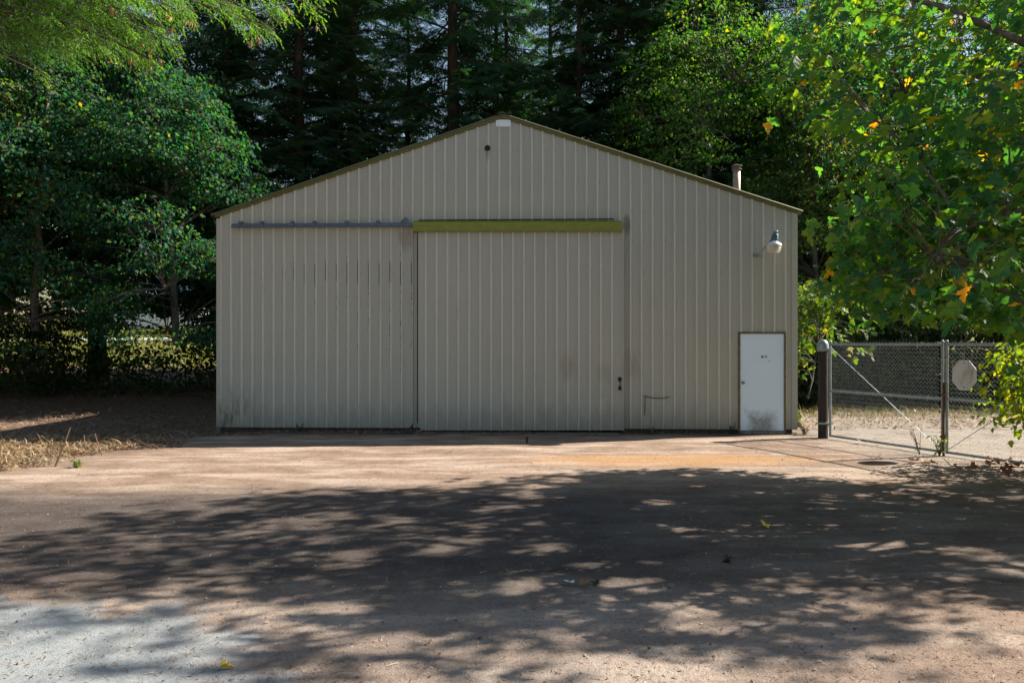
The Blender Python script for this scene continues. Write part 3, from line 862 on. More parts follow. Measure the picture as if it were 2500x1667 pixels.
mb = MB(); mb.lathe([(.152, -.006), (.150, -.03), (.140, -.09), (.128, -.145), (.118, -.152), (.0, -.153)], 22, 0, LT); mb.build('lamp_lens', M['lens'], wl_, smooth=True)
mb = MB()
for k in range(9):
    a = rad(200 + k * 17)
    mb.box((-.006, -.004, 0), (.006, .004, .02))
    v = mb.v[-1]; v[:] = [tuple((LT @ Matrix.Translation((.118*math.cos(a), .118*math.sin(a), .055)) @ Matrix.Rotation(a, 4, 'Z')) @ Vector(q)) for q in v]
mb.build('vent_slots', M['black_iron'], hood, kind='stuff')

def link_mesh(L=.05, w=.032, r=.0055):
    mb = MB(); pts = []
    for t in np.linspace(0, 2*math.pi, 13):
        x = math.cos(t); z = math.sin(t)
        pts.append((x * (w/2 - r), 0, z * (w/2 - r) + (L/2 - w/2) * (1 if z > 0 else -1 if z < 0 else 0)))
    mb.tube(pts, r, 5, 0, False)
    return mb.mesh('chain_link', [M['black_iron']])
lm = link_mesh()
ch = empty('hanging_chain', at_shed(9.06, -.03, .772), -TH)
setp(ch, 'dark steel chain nailed to the siding near the handle, one end hanging', 'chain')
def chain(pts):
    pts = np.array(pts, float); seg = np.linalg.norm(np.diff(pts, axis=0), axis=1); Ls = np.concatenate([[0], np.cumsum(seg)])
    n = int(Ls[-1] / .039)
    for k in range(n):
        a = [np.interp((k) * .039, Ls, pts[:, i]) for i in range(3)]; b = [np.interp((k+1) * .039, Ls, pts[:, i]) for i in range(3)]
        d = (Vector(b) - Vector(a)); o = bpy.data.objects.new('chain_link', lm); link(o); o.parent = ch
        o.rotation_mode = 'QUATERNION'
        o.rotation_quaternion = d.to_track_quat('Z', 'Y') @ Matrix.Rotation(rad(90 if k % 2 else 0) + rad(20), 3, 'Z').to_quaternion()
        o.location = (Vector(a) + Vector(b)) / 2
chain([(0, -.01, 0), (-.004, -.012, -.2), (-.012, -.012, -.40)])
chain([(0, -.012, .004), (.12, -.014, -.026), (.27, -.014, -.04), (.40, -.014, -.032), (.53, -.012, -.004)])
mb = MB(); mb.tube([(0, .028, 0), (0, -.02, .004)], .006, 6); mb.tube([(0, -.018, .004), (0, -.026, .005)], .014, 8); mb.build('nail', M['black_iron'], ch)

# ------------------------------------------------------------------ gate
GA = np.array([6.245, 15.40]); GB = np.array([7.215, 13.08]); gd = (GB - GA); GL = float(np.linalg.norm(gd)); gd = gd / GL
grz = math.atan2(gd[1], gd[0])
post = empty('gate_post', (6.18, 15.55, 0))
setp(post, 'thick rust-brown gate post with a domed grey cap', 'post')
mb = MB(); mb.lathe([(.095, -.1), (.095, 1.78)], 20, 0); mb.build('shaft', M['post'], post, smooth=False)
mb = MB(); mb.lathe([(.106, 1.75), (.112, 1.775), (.108, 1.80), (.106, 1.85), (.09, 1.90), (.055, 1.94), (.0, 1.955)], 20, 0); mb.build('post_cap', M['galv'], post, smooth=True)
for z in (1.72, .27):
    mb = MB(); mb.lathe([(.0965, z), (.104, z+.003), (.104, z+.042), (.0965, z+.045)], 20, 0); mb.box((.06, -.11, z+.005), (.16, -.07, z+.04), 0, .004)
    mb.build('hinge_band', M['galv'], post)

def chain_link_mesh(x0, x1, z0, z1, pitch=0.072, r=0.0024):
    """woven zig-zag wires, each spiralling down the panel"""
    n = int((x1 - x0) / (pitch/1.0)); hz = pitch
    K = int((z1 - z0) / (hz/2)); P = []
    for k in range(n):
        xa = x0 + (k + .5) * pitch
        for s in (0,):
            zs = z0 + np.arange(K + 1) * (z1 - z0) / K
            ph = (np.arange(K + 1) % 2) * 2 - 1
            xs = xa + ph * (pitch * .5) * 1.02
            ys = ((np.arange(K + 1) % 2) * 2 - 1) * 0.003
            P.append(np.stack([xs, ys, zs], -1))
    P = np.array(P)
    mb = MB(); mb.vtubes(P, np.full(P.shape[:2], r), 4, 0, vertical=True)
    # twisted barbs above the rail
    B = []
    for k in range(n + 1):
        xa = x0 + k * pitch
        if xa > x1: break
        B.append([(xa, 0, z1 - .01), (xa + .004, .002, z1 + .018), (xa - .003, -.003, z1 + .035)])
    B = np.array(B); mb.vtubes(B, np.full(B.shape[:2], .003), 4, 0, vertical=True)
    return mb

def gate(start, label, flip):
    o = empty('chain_link_gate', (start[0], start[1], 0), grz)
    setp(o, label, 'gate')
    L = GL; r = .024
    for x in (0.024, L - .024):
        mb = MB(); mb.tube([(x, 0, .04), (x, 0, 1.90)], r, 12); mb.lathe([(.027, 1.885), (.027, 1.91), (.015, 1.93), (0, 1.935)], 10, 0, Matrix.Translation((x, 0, 0)))
        mb.build('stile', M['galv'], o)
    for nm, z, rr in (('top_rail', 1.855, .021), ('middle_rail', .945, .019), ('bottom_rail', .062, .022)):
        mb = MB(); mb.tube([(.045, 0, z), (L - .045, 0, z)], rr, 12); mb.build(nm, M['galv'], o)
    m = chain_link_mesh(.05, L - .05, .06, 1.875).build('chain_link_mesh', M['wire'], o); m['kind'] = 'stuff'
    a, b = ((.05, -.026, 1.80), (L - .06, -.026, .10)); 
    if flip: a, b = ((L - .06, -.026, 1.80), (.05, -.026, .10))
    mb = MB(); mb.tube([a, b], .0055, 6); mb.build('truss_rod', M['galv'], o)
    mb = MB()
    for z in (.25, .6, 1.25, 1.6):
        for x in (.024, L-.024):
            mb.tube([(x - .03, -.027, z), (x + .04, -.027, z)], .006, 5)
    for x in np.linspace(.3, L - .3, 6):
        for z in (1.855, .945): mb.tube([(x + .0, .0, z - .03), (x+.004, -.027, z), (x+.01, 0, z + .032)], .004, 5)
    t = mb.build('tie_wires', M['wire'], o); t['kind'] = 'stuff'
    return o
g1 = gate(GA, 'chain link gate leaf hung on the thick brown post', False)
p2 = GA + gd * (GL + .035)
g2 = gate(p2, 'chain link gate leaf carrying the faded octagonal sign', True)
# drop bolt that locks the two leaves
mb = MB(); mb.tube([(-.0, -.05, 0.0), (-.0, -.05, 1.22)], .020, 10); mb.tube([(-.0, -.05, 1.2), (.05, -.07, 1.22)], .012, 8)
for z in (.3, 1.0): mb.box((-.05, -.075, z), (.05, -.022, z + .04), 0, .005)
db = mb.build('drop_bolt', M['rust'], g2)
# octagonal sign wired to the second leaf
sg = GA + gd * (GL + .035) + gd * .36
sgn = empty('octagonal_sign', (sg[0] , sg[1], 1.355), grz)
setp(sgn, 'faded grey octagonal sign with brown stains wired to the chain link', 'sign')
mb = MB(); rr = .245 / math.cos(rad(22.5))
o8 = [(.87*rr*math.cos(rad(22.5 + 45*k)), rr*math.sin(rad(22.5 + 45*k))) for k in range(8)]
mb.add([(x, -.034, z) for x, z in o8] + [(x, -.030, z) for x, z in o8], [tuple(range(8)), tuple(range(8, 16))[::-1]] + [(i, i+8, (i+1) % 8 + 8, (i+1) % 8) for i in range(8)])
mb.build('sign_face', M['sign'], sgn)
for x, z in ((0, .2), (0, -.2)):
    mb = MB(); mb.lathe([(.012, 0), (.010, .008)], 8, 0, Matrix.Translation((x, -.034, z)) @ Matrix.Rotation(rad(90), 4, 'X'))
    mb.build('bolt', M['rust'], sgn)

# ------------------------------------------------------------------ leaf templates
def leaf_outline(kind):
    if kind == 'maple':
        a = [(0,0),(.06,-.10),(.20,-.26),(.13,-.40),(.27,-.36),(.34,-.47),(.42,-.33),(.50,-.30),(.47,-.20),(.52,-.10),(.66,-.22),(.74,-.20),(.78,-.12),(.88,-.10),(1.0,0)]
        b = [(x, -y) for x, y in a[1:-1]][::-1]
        return a + b
    if kind == 'star':
        a = [(0,0),(.12,-.30),(.30,-.24),(.36,-.44),(.52,-.20),(.72,-.20),(1.0,0)]
        return a + [(x, -y) for x, y in a[1:-1]][::-1]
    if kind == 'maple_lo':
        a = [(0,0),(.20,-.26),(.15,-.40),(.34,-.46),(.48,-.28),(.50,-.12),(.72,-.20),(.80,-.10),(1.0,0)]
        return a + [(x, -y) for x, y in a[1:-1]][::-1]
    if kind == 'lobe':
        a = [(0,0),(.14,-.32),(.46,-.36),(.60,-.15),(1.0,0)]
        return a + [(x, -y) for x, y in a[1:-1]][::-1]
    a = [(0,0),(.25,-.17),(.6,-.15),(1.0,0)]
    return a + [(x, -y) for x, y in a[1:-1]][::-1]
def leaf_template(kind, curl=0.1, droop=0.18, rng=R):
    o = np.array(leaf_outline(kind)); n = len(o)
    z = curl * np.abs(o[:, 1]) * -1.2 - droop * o[:, 0] ** 2 + rng.uniform(-.035, .035, n)
    return np.stack([o[:, 0], o[:, 1], z], -1), [np.arange(n)[None]]
def leaf_fan(kind, curl=0.25, droop=.25, rng=R):
    o = np.array(leaf_outline(kind)); n = len(o)
    tip = (n - (n % 2)) // 2
    o = np.concatenate([o, [[.35, 0]]])
    z = -curl * np.abs(o[:, 1]) - droop * o[:, 0] ** 2 + rng.uniform(-.03, .03, n + 1)
    f = np.array([(i, (i + 1) % n, n) for i in range(n)])
    return np.stack([o[:, 0], o[:, 1], z], -1), [f]
MAPLES = [leaf_fan('maple', c, d, np.random.RandomState(i)) for i, (c, d) in enumerate([(.1, .1), (.3, .25), (-.1, .3), (.45, .4), (.2, -.1)])]
STARS = [leaf_template('star', c, d, np.random.RandomState(20+i)) for i, (c, d) in enumerate([(.15, .15), (.4, .35), (-.05, .3)])]
MAPLES_LO = [leaf_template('maple_lo', c, d, np.random.RandomState(70+i)) for i, (c, d) in enumerate([(.1, .1), (.35, .3), (-.1, .3), (.2, -.1)])]
LOBES = [leaf_template('lobe', c, d, np.random.RandomState(80+i)) for i, (c, d) in enumerate([(.15, .15), (.45, .4), (-.1, .3)])]
OVALS = [leaf_template('oval', c, d, np.random.RandomState(40+i)) for i, (c, d) in enumerate([(.15, .15), (.4, .35)])]

def leaf_frames(rng, out, n, tilt_mu, tilt_sd, size):
    """leaves that hang outward: d = blade direction, up = leaf normal"""
    az = np.arctan2(out[:, 1], out[:, 0]) + rng.normal(0, 1.1, n)
    tl = rng.normal(tilt_mu, tilt_sd, n)
    d = np.stack([np.cos(az)*np.cos(tl), np.sin(az)*np.cos(tl), -np.sin(tl)], -1)
    up = np.stack([rng.normal(0, .45, n), rng.normal(0, .45, n), np.ones(n)], -1)
    return frames(d, up, size)

def twig_curves(nodes, centers, rng):
    """a drooping twig from the nearest skeleton node to every clump"""
    P = []
    for s in range(0, len(centers), 400):
        c = centers[s:s+400]
        d = np.linalg.norm(nodes[None, :, :3] - c[:, None], axis=2) + 0.4*np.maximum(0, nodes[None, :, 2] - c[:, None, 2])
        i = d.argmin(1); a = nodes[i, :3]
        m = (a + c) / 2 + np.stack([rng.normal(0, .06, len(c)), rng.normal(0, .06, len(c)), .10*np.linalg.norm(c - a, axis=1)], -1)
        P.append(np.stack([a, (a + m) / 2 + [0, 0, .03], m, (m + c) / 2 + [0, 0, .02], c], 1))
    return np.concatenate(P)

def curve_pts(a, b, bend, n=10, rng=R, wig=.05):
    a = np.array(a, float); b = np.array(b, float); t = np.linspace(0, 1, n)[:, None]
    L = np.linalg.norm(b - a)
    p = a + (b - a) * t + np.array(bend) * (4 * t * (1 - t))
    w = rng.normal(0, wig * L / n, (n, 3)); w[0] = 0
    return p + np.cumsum(w, 0) * .7

def broadleaf(name, rng, trunk, r0, limbs, centers, per, size, tmpls, leafm, spread=.42, tilt=.6, thick=.14, barkm='bark_grey', two_trunks=None):
    """trunk pts, limb ends -> skeleton; leaf clumps at `centers`. returns (root, crown leaves info)"""
    root = empty(name, (0, 0, 0))
    wood = MB(); trunk = np.array(trunk, float)
    k = len(trunk)
    rad_t = r0 * (1 - .75 * np.linspace(0, 1, k)); rad_t[0] *= 1.45
    wood.tube(trunk, rad_t, 10)
    nodes = [trunk[int(k*.35):]]
    for e in limbs:
        e = np.array(e, float)
        hi = np.clip(e[2] - .35*np.linalg.norm(e[:2] - trunk[-1][:2]) - .3, trunk[0][2] + .25*(trunk[-1][2]-trunk[0][2]), trunk[-1][2] * .98)
        j = np.abs(trunk[:, 2] - hi).argmin()
        p = curve_pts(trunk[j], e, (0, 0, .12*np.linalg.norm(e - trunk[j])), 11, rng)
        rr = rad_t[j] * .38 * (1 - .88*np.linspace(0, 1, 11))
        wood.tube(p, np.maximum(rr, .012), 6)
        nodes.append(p[2:])
    nodes = np.concatenate(nodes)
    wood.build('trunk', M[barkm], root, smooth=True)
    sub = centers[rng.choice(len(centers), min(len(centers)//6, 260), replace=False)]
    sc_ = twig_curves(nodes, sub, rng)
    sb = MB(); Ls = np.linalg.norm(sc_[:, -1] - sc_[:, 0], axis=1)
    sb.vtubes(sc_, (np.clip(.007 + .006*Ls, .007, .026))[:, None]*np.array([1, .85, .7, .55, .35])[None], 5)
    q_ = sb.build('limbs', M[barkm], root); q_['kind'] = 'stuff'
    dense_ = (sc_[:, :-1, None]*(1 - np.array([0, .33, .66]))[None, None, :, None] + sc_[:, 1:, None]*np.array([0, .33, .66])[None, None, :, None]).reshape(-1, 3)
    nodes = np.concatenate([nodes, dense_])
    tw = twig_curves(nodes, centers, rng)
    tb = MB(); L = np.linalg.norm(tw[:, -1] - tw[:, 0], axis=1)
    rr = (np.clip(.004 + .005*L, .004, .02))[:, None] * np.array([1, .85, .7, .5, .3])[None]
    tb.vtubes(tw, rr, 4)
    t = tb.build('twigs', M['twig_wood'], root); t['kind'] = 'stuff'
    N = len(centers) * per
    C = np.repeat(centers, per, 0)
    off = rng.normal(0, 1, (N, 3)); off /= np.linalg.norm(off, axis=1)[:, None]
    off *= (rng.uniform(0, 1, N) ** .5)[:, None] * np.array([spread, spread, thick])
    T = C + off
    T[:, 2] -= .35 * np.hypot(off[:, 0], off[:, 1]) ** 2 / spread
    out = off + .5 * (C - trunk[-1]) / (np.linalg.norm(C - trunk[-1], axis=1)[:, None] + 1e-6)
    sz = size * rng.uniform(.6, 1.25, N)
    A = leaf_frames(rng, out, N, tilt, .38, sz)
    return root, T, A, sz

def put_leaves(mb, tmpls, T, A, rng):
    pick = rng.randint(0, len(tmpls), len(T))
    for i, (tv, tf) in enumerate(tmpls):
        m = pick == i
        if m.any(): mb.inst(tv, tf, A[m], T[m])

def ellipsoid_centers(rng, n, c, r, shell=.35, noise=.0, s=0, zmin=None):
    out = []
    while len(out) < n:
        p = rng.uniform(-1, 1, (n*2, 3)); q = np.linalg.norm(p, axis=1)
        p = p[(q < 1) & (q > shell * rng.uniform(0, 1, len(q)))]
        w = np.array(c) + p * np.array(r)
        if noise > 0: w = w[vnoise(w[:, 0]*.55, w[:, 1]*.55, w[:, 2]*.9, s) > noise]
        if zmin is not None: w = w[w[:, 2] > zmin]
        out += list(w)
    return np.array(out[:n])

# ------------------------------------------------------------------ conifers
def frond(rng, n=9, w=.20, tw=.055):
    """flat spray: stem along x (length 1) with side twiglets, each a slim kite"""
    V = []; F = []
    def kite(a, d, L, wd, dz):
        a = np.array(a); d = np.array(d); d = d/np.linalg.norm(d); s = np.array([-d[1], d[0], 0])
        b = len(V)
        V.extend([a, a + d*L*.45 + s*wd*.5 + [0, 0, dz*.3], a + d*L + [0, 0, dz], a + d*L*.45 - s*wd*.5 + [0, 0, dz*.3]])
        F.append((b, b+3, b+2, b+1))
    kite((0, 0, 0), (1, 0, 0), 1.0, .07, -.10)
    for k in range(n):
        t = .10 + .86*k/n
        for sd in (-1, 1):
            L = w*2.1*(1 - .62*t) * rng.uniform(.75, 1.2)
            a = rad(rng.uniform(42, 62))
            kite((t, 0, -.10*t*t), (math.cos(a), sd*math.sin(a), 0), L, tw*rng.uniform(.8, 1.3), -L*rng.uniform(.1, .45))
    return np.array(V), [np.array(F)]
FRONDS = [frond(np.random.RandomState(60+i)) for i in range(4)]

def fir(name, rng, H=26, r0=.30, z0=3.0, zfine=16.0, Lmax=4.3, dead=2.0, dens=1.0, gap=.0):
    root = empty(name, (0, 0, 0))
    tb = MB(); zz = np.linspace(-.3, H, 14)
    pts = np.stack([rng.normal(0, .03, 14), rng.normal(0, .03, 14), zz], -1)
    rr = r0 * (1 - .93*np.linspace(0, 1, 14)); rr[0] *= 1.3
    tb.tube(pts, rr, 10); tb.build('trunk', M['bark'], root, smooth=True)
    br = []
    z = z0
    while z < H - .4:
        fine = z < zfine
        n = 5 if fine else 4
        a0 = rng.uniform(0, 6.28)
        for k in range(n):
            if rng.uniform() < gap: continue
            prof = (1 - ((z - z0)/(H - z0)) ** 1.3)
            L = max(.5, Lmax * (.35 + .65*prof) * rng.uniform(.65, 1.15)) * (0.30 + 0.70*min(1, (z - z0 + 2.2)/4.5)) * min(1, (H - z)/5 + .12)
            br.append((z + rng.uniform(-.2, .2), a0 + k*2*math.pi/n + rng.uniform(-.35, .35), L, 1.0 if fine else .0))
        z += (.52 if fine else .85) / dens
    br = np.array(br); B = len(br); K = 6
    t = np.linspace(0, 1, K)
    sl = rng.uniform(-.10, .22, B) - .10
    cv = rng.uniform(-.42, -.15, B)
    ax = np.stack([np.cos(br[:, 1]), np.sin(br[:, 1]), np.zeros(B)], -1)
    P = np.zeros((B, K, 3))
    for i, tt in enumerate(t):
        P[:, i] = ax * (br[:, 2]*tt)[:, None]
        P[:, i, 2] = br[:, 0] + br[:, 2]*(sl*tt + cv*tt**2 + .22*tt**4)
    lb = MB(); lb.vtubes(P, (.012 + .009*br[:, 2])[:, None]*np.linspace(1, .25, K)[None], 4)
    # dead snags below the crown
    if dead > 0:
        nd = int(14*dead); zd = rng.uniform(1.6, z0 + 3.5, nd); ad = rng.uniform(0, 6.28, nd); Ld = rng.uniform(.5, 1.9, nd)
        q = np.zeros((nd, 4, 3)); tt = np.linspace(0, 1, 4)
        for i in range(4):
            q[:, i] = np.stack([np.cos(ad)*Ld*tt[i], np.sin(ad)*Ld*tt[i], zd - .25*Ld*tt[i]**2 + rng.normal(0, .02, nd)], -1)
        lb.vtubes(q, np.full((nd, 1), .014)*np.linspace(1, .4, 4)[None], 4)
    l = lb.build('branches', M['bark'], root); l['kind'] = 'stuff'
    mb = MB()
    for fine in (1, 0):
        m = br[:, 3] == fine; b = br[m]; PP = P[m]; Bn = len(b)
        nf = 15 if fine else 8
        ts = np.linspace(.12, 1.0, nf)
        for sd in (-1, 1):
            for j, tt in enumerate(ts):
                u = np.clip(tt + rng.normal(0, .02, Bn), 0.05, 1.0) * (K - 1)
                i0 = np.minimum(u.astype(int), K - 2); f = (u - i0)[:, None]
                base = PP[np.arange(Bn), i0]*(1 - f) + PP[np.arange(Bn), i0+1]*f
                tan = PP[np.arange(Bn), i0+1] - PP[np.arange(Bn), i0]; tan /= np.linalg.norm(tan, axis=1)[:, None]
                side = np.cross(tan, [0, 0, 1.0]); side /= np.linalg.norm(side, axis=1)[:, None]
                ang = rng.uniform(.75, 1.15, Bn) * (1 - .45*tt)
                d = tan*np.cos(ang)[:, None] + sd*side*np.sin(ang)[:, None]
                d[:, 2] -= rng.uniform(.05, .55, Bn)
                sz = (.30 + .17*b[:, 2]) * (1.05 - .55*tt) * rng.uniform(.7, 1.25, Bn) * (1 if fine else 1.5)
                keep = rng.uniform(0, 1, Bn) < .93
                up = np.stack([rng.normal(0, .3, Bn), rng.normal(0, .3, Bn), np.ones(Bn)], -1)
                A = frames(d, up, sz)
                pick = rng.randint(0, 4, Bn)
                for q in range(4):
                    w = keep & (pick == q)
                    if w.any(): mb.inst(FRONDS[q][0], FRONDS[q][1], A[w], base[w])
    c = mb.build('crown', M['fir_needles'], root); c['kind'] = 'stuff'
    return root

LAB_FIR = 'dark fir in the dense stand behind the shed'
rng = np.random.RandomState(11)
fir_protos = [fir('fir_tree', np.random.RandomState(101), 26, .30, 3.2, 15.5, 4.6, 2.0, 1.0, .05),
              fir('fir_tree', np.random.RandomState(102), 28, .33, 4.0, 15.5, 4.0, 2.5, .95, .10),
              fir('fir_tree', np.random.RandomState(103), 24, .26, 2.2, 15.5, 4.4, 1.5, 1.05, .05)]
fir_used = [False]*3
def place_fir(i, x, y, rz, sc=1.0, label=LAB_FIR, group='fir trees behind the shed'):
    if not fir_used[i]:
        o = fir_protos[i]; fir_used[i] = True
    else:
        o = copy_tree(fir_protos[i])
    o.location = (x, y, float(ground_h(x, y)) - .05); o.rotation_euler = (0, 0, rz); o.scale = (sc, sc, sc)
    setp(o, label, 'tree', group)
    return o
# the stems one can pick out over the roof
place_fir(0, -2.25, 30.0, 0.4, 1.12, 'fir with a thick trunk rising just left of the gable peak')
place_fir(1, -6.3, 31.0, 2.1, 1.0, 'fir with a dark trunk behind the left roof slope')
place_fir(2, 4.2, 30.5, 1.2, 1.12, 'fir with a straight trunk behind the right roof slope')
place_fir(1, 9.9, 31.5, 4.0, 1.05, 'fir whose black trunk rises behind the stove pipe')
place_fir(0, -7.9, 28.9, 5.0, .95, 'fir nearest the left eave of the shed')
place_fir(2, -10.1, 27.5, 0.7, .92, 'dark fir between the left maples and the shed roof')
place_fir(1, -15.6, 29.5, 2.2, 1.0, 'dark fir standing behind the far left maples')
place_fir(2, 2.5, 29.4, 3.0, .85, 'slender fir between the two thick trunks right of the gable peak')
place_fir(1, 6.9, 29.6, 2.4, .8, 'shorter dark fir close behind the right roof slope')
for k, (x, y) in enumerate([(-24, 35), (-13.6, 37.5), (-0.3, 36.5), (7.0, 36.5), (13.6, 33.0), (16.5, 37.5), (21, 33.5), (27, 36), (11.8, 41.5), (6.9, 32.4), (-7.9, 34.5), (25, 31), (30, 33), (35, 37), (41, 34), (24, 45), (-.8, 37.5), (-4.8, 36.2), (2.0, 41), (18, 44)]):
    place_fir(k % 3, x, y, 1.7*k + .3, float(rng.uniform(.85, 1.1)))
for k in range(16):
    x = -75 + 10*k + rng.uniform(-4, 4); y = rng.uniform(105, 135)
    place_fir(k % 3, x, y, 2.1*k, float(rng.uniform(.75, 1.1)), 'distant fir on the rise beyond the sunny field', 'distant firs')

# ------------------------------------------------------------------ broad-leaved trees
def finish(root, T, A, tmpls, mat, rng, name='crown'):
    mb = MB(); put_leaves(mb, tmpls, T, A, rng)
    c = mb.build(name, M[mat], root); c['kind'] = 'stuff'
    return c

def make_broad(seed, H, crown_c, crown_r, n, per, size, r0, lean=(0, 0), tm=LOBES, mat='broad_leaf', noise=.38, zmin=1.2, nlimb=12, name='maple_tree', bark='bark_grey', shell=.35):
    rng = np.random.RandomState(seed)
    zz = np.linspace(-.3, H, 9)
    tr = np.stack([lean[0]*(zz/H)**1.5 + rng.normal(0, .05, 9), lean[1]*(zz/H)**1.5 + rng.normal(0, .05, 9), zz], -1)
    cen = ellipsoid_centers(rng, n, crown_c, crown_r, shell, noise, seed, zmin)
    limbs = ellipsoid_centers(rng, nlimb, crown_c, np.array(crown_r)*.85, .8, 0, seed, zmin + .6)
    root, T, A, sz = broadleaf(name, rng, tr, r0, limbs, cen, per, size, tm, mat, .5, .65, .13, bark)
    finish(root, T, A, tm, mat, rng)
    return root
bA = make_broad(201, 11, (0, 0, 7.8), (4.3, 3.6, 6.8), 1900, 18, .125, .26, (.6, .2), noise=.49, zmin=2.2, nlimb=16)
bB = make_broad(202, 8.5, (0, 0, 5.4), (2.9, 2.6, 4.9), 1350, 18, .125, .15, (-.5, .3), noise=.46, zmin=1.3, nlimb=12)
bC = make_broad(203, 4.0, (0, 0, 2.2), (2.2, 1.9, 2.0), 420, 14, .14, .06, (.3, .3), noise=.38, zmin=.25, nlimb=9, name='leafy_shrub', mat='shrub_leaf')
M['broad_warm'] = leaf_mat('broad_warm', [(0.0, (0.022, 0.065, 0.030)), (0.5, (0.045, 0.095, 0.028)), (0.8, (0.085, 0.13, 0.026)), (0.94, (0.13, 0.12, 0.03)), (1.0, (0.26, 0.14, 0.03))], 0.42, (2.8, 3.0, 0.5), 0.6, 0.2)
M['broad_bright'] = leaf_mat('broad_bright', [(0.0, (0.026, 0.085, 0.026)), (0.6, (0.045, 0.115, 0.026)), (0.92, (0.075, 0.13, 0.024)), (1.0, (0.20, 0.17, 0.02))], 0.45, (3.2, 3.4, 0.4), 0.6, 0.2)
def recolour(o, mat):
    for c in o.children:
        if c.name.startswith('crown'):
            c.material_slots[0].link = 'OBJECT'; c.material_slots[0].material = M[mat]
used = set()
def place_b(proto, x, y, rz, sc=1.0, label='', cat='tree', group=None, dz=-.05, szz=None):
    o = proto if proto.name not in used else copy_tree(proto)
    used.add(proto.name)
    o.location = (x, y, float(ground_h(x, y)) + dz); o.rotation_euler = (0, 0, rz); o.scale = (sc, sc, szz or sc)
    setp(o, label, cat, group)
    return o
GL_ = 'broad-leaved trees at the left edge of the yard'
place_b(bA, -12.3, 27.2, 0.3, .98, 'tall maple with a forked trunk between the field gap and the shed', group=GL_)
recolour(place_b(bA, -16.5, 25.5, 2.4, 1.1, 'tall leafy maple at the far left of the yard', group=GL_), 'broad_warm')
place_b(bA, -22.0, 29.0, 4.4, 1.1, 'leafy maple partly out of frame on the far left', group=GL_)
place_b(bB, -10.0, 23.6, 1.0, 1.0, 'slim grey maple standing close by the left wall of the shed', group=GL_)
place_b(bB, -14.2, 23.2, 3.3, 1.05, 'low spreading maple with teal green leaves left of the shed', group=GL_, dz=.35)
place_b(bB, -18.0, 23.0, 5.2, 1.15, 'low bushy maple by the left frame edge over the mulch', group=GL_)
place_b(bB, -12.2, 26.0, 0.2, 1.05, 'low hanging maple over the sunny gap to the field', group=GL_, dz=.75)
GR_ = 'trees right of the shed'
recolour(place_b(bA, 6.8, 28.2, 5.1, 1.0, 'yellow-green maple behind the right roof slope', group=GR_), 'broad_bright')
place_b(bA, 12.5, 28.5, 3.6, 1.05, 'tall dark maple behind the chain link gate', group=GR_)
place_b(bA, 18.5, 29.5, .9, 1.05, 'tall maple at the right beyond the gate', group=GR_)
recolour(place_b(bB, 9.8, 25.5, 2.0, 1.0, 'bushy maple filling the gap between shed and gate', group=GR_), 'broad_warm')
place_b(bB, 13.8, 25.8, 4.1, 1.0, 'bushy maple behind the octagonal sign', group=GR_)
place_b(bB, 17.8, 26.5, 0.8, 1.0, 'bushy maple at the far right behind the gate', group=GR_)
GS = 'shrubs along the edge of the woods'
for k, (x, y, s, lab) in enumerate([
        (-8.6, 25.4, .55, 'dark low shrub beside the grey trunk near the shed'),
        (-15.2, 25.2, .75, 'dark shrub between the left maples'),
        (-18.3, 25.0, .85, 'dark shrub at the left edge of the mulch'),
        (-21.5, 25.5, .9, 'dark shrub at the far left under the maples'),
        (8.3, 23.2, .80, 'shrub right behind the corner of the shed'),
        (10.6, 23.4, .75, 'shrub behind the first gate leaf'),
        (12.8, 23.6, .85, 'shrub behind the meeting posts of the gate'),
        (15.0, 23.3, .85, 'shrub behind the octagonal sign and drive'),
        (17.6, 24.0, .9, 'shrub at the far right end of the drive')]):
    place_b(bC, x, y, 1.3*k, s, lab, 'shrub', GS)

# vine maple just behind the shed's right corner, yellowing in the sun
bV = make_broad(207, 3.2, (0, 0, 2.2), (1.15, 1.2, 1.35), 150, 10, .17, .035, (.2, .1), tm=STARS, mat='vine_leaf', noise=.36, zmin=.7, nlimb=8, name='vine_maple')
place_b(bV, 7.35, 19.2, 0.0, 1.0, 'small yellow-green vine maple between the shed corner and the gate post', 'tree')

# bright bush at the right frame edge in front of the gate
bR = make_broad(208, 1.9, (0, 0, 1.35), (.85, .8, .75), 120, 10, .115, .03, (.1, .1), tm=STARS, mat='sunny_leaf', noise=.33, zmin=.35, nlimb=8, name='sunlit_bush')
place_b(bR, 8.0, 11.6, 0.7, 1.0, 'bright yellow-green bush at the right edge in front of the gate', 'shrub')

# ------------------------------------------------------------------ the big maple overhanging from the right
SG = np.array([SUN.x/SUN.z, SUN.y/SUN.z])
SHADOW = np.array([(-4.92, 7.52), (-4.29, 8.81), (-3.04, 9.84), (-1.57, 10.2), (0.15, 10.87), (2.27, 11.54), (3.25, 11.16), (4.19, 10.39), (5.44, 10.59), (6.95, 10.63), (9, 10.6), (9, 6.6), (5.5, 5.9), (3.5, 5.35), (2.75, 5.07), (2.19, 4.46), (1.64, 4.52), (1.68, 4.85), (1.11, 4.71), (0.56, 4.52), (-0.43, 4.4), (-1.17, 4.43), (-1.99, 5.15), (-2.61, 5.67), (-3.81, 5.82), (-6.2, 6.2), (-6.6, 7.3)])
def in_poly(P, poly):
    x, y = P[:, 0], P[:, 1]; c = np.zeros(len(P), bool); n = len(poly)
    for i in range(n):
        x0, y0 = poly[i]; x1, y1 = poly[(i+1) % n]
        k = ((y0 > y) != (y1 > y)) & (x < (x1 - x0)*(y - y0)/(y1 - y0 + 1e-12) + x0)
        c ^= k
    return c
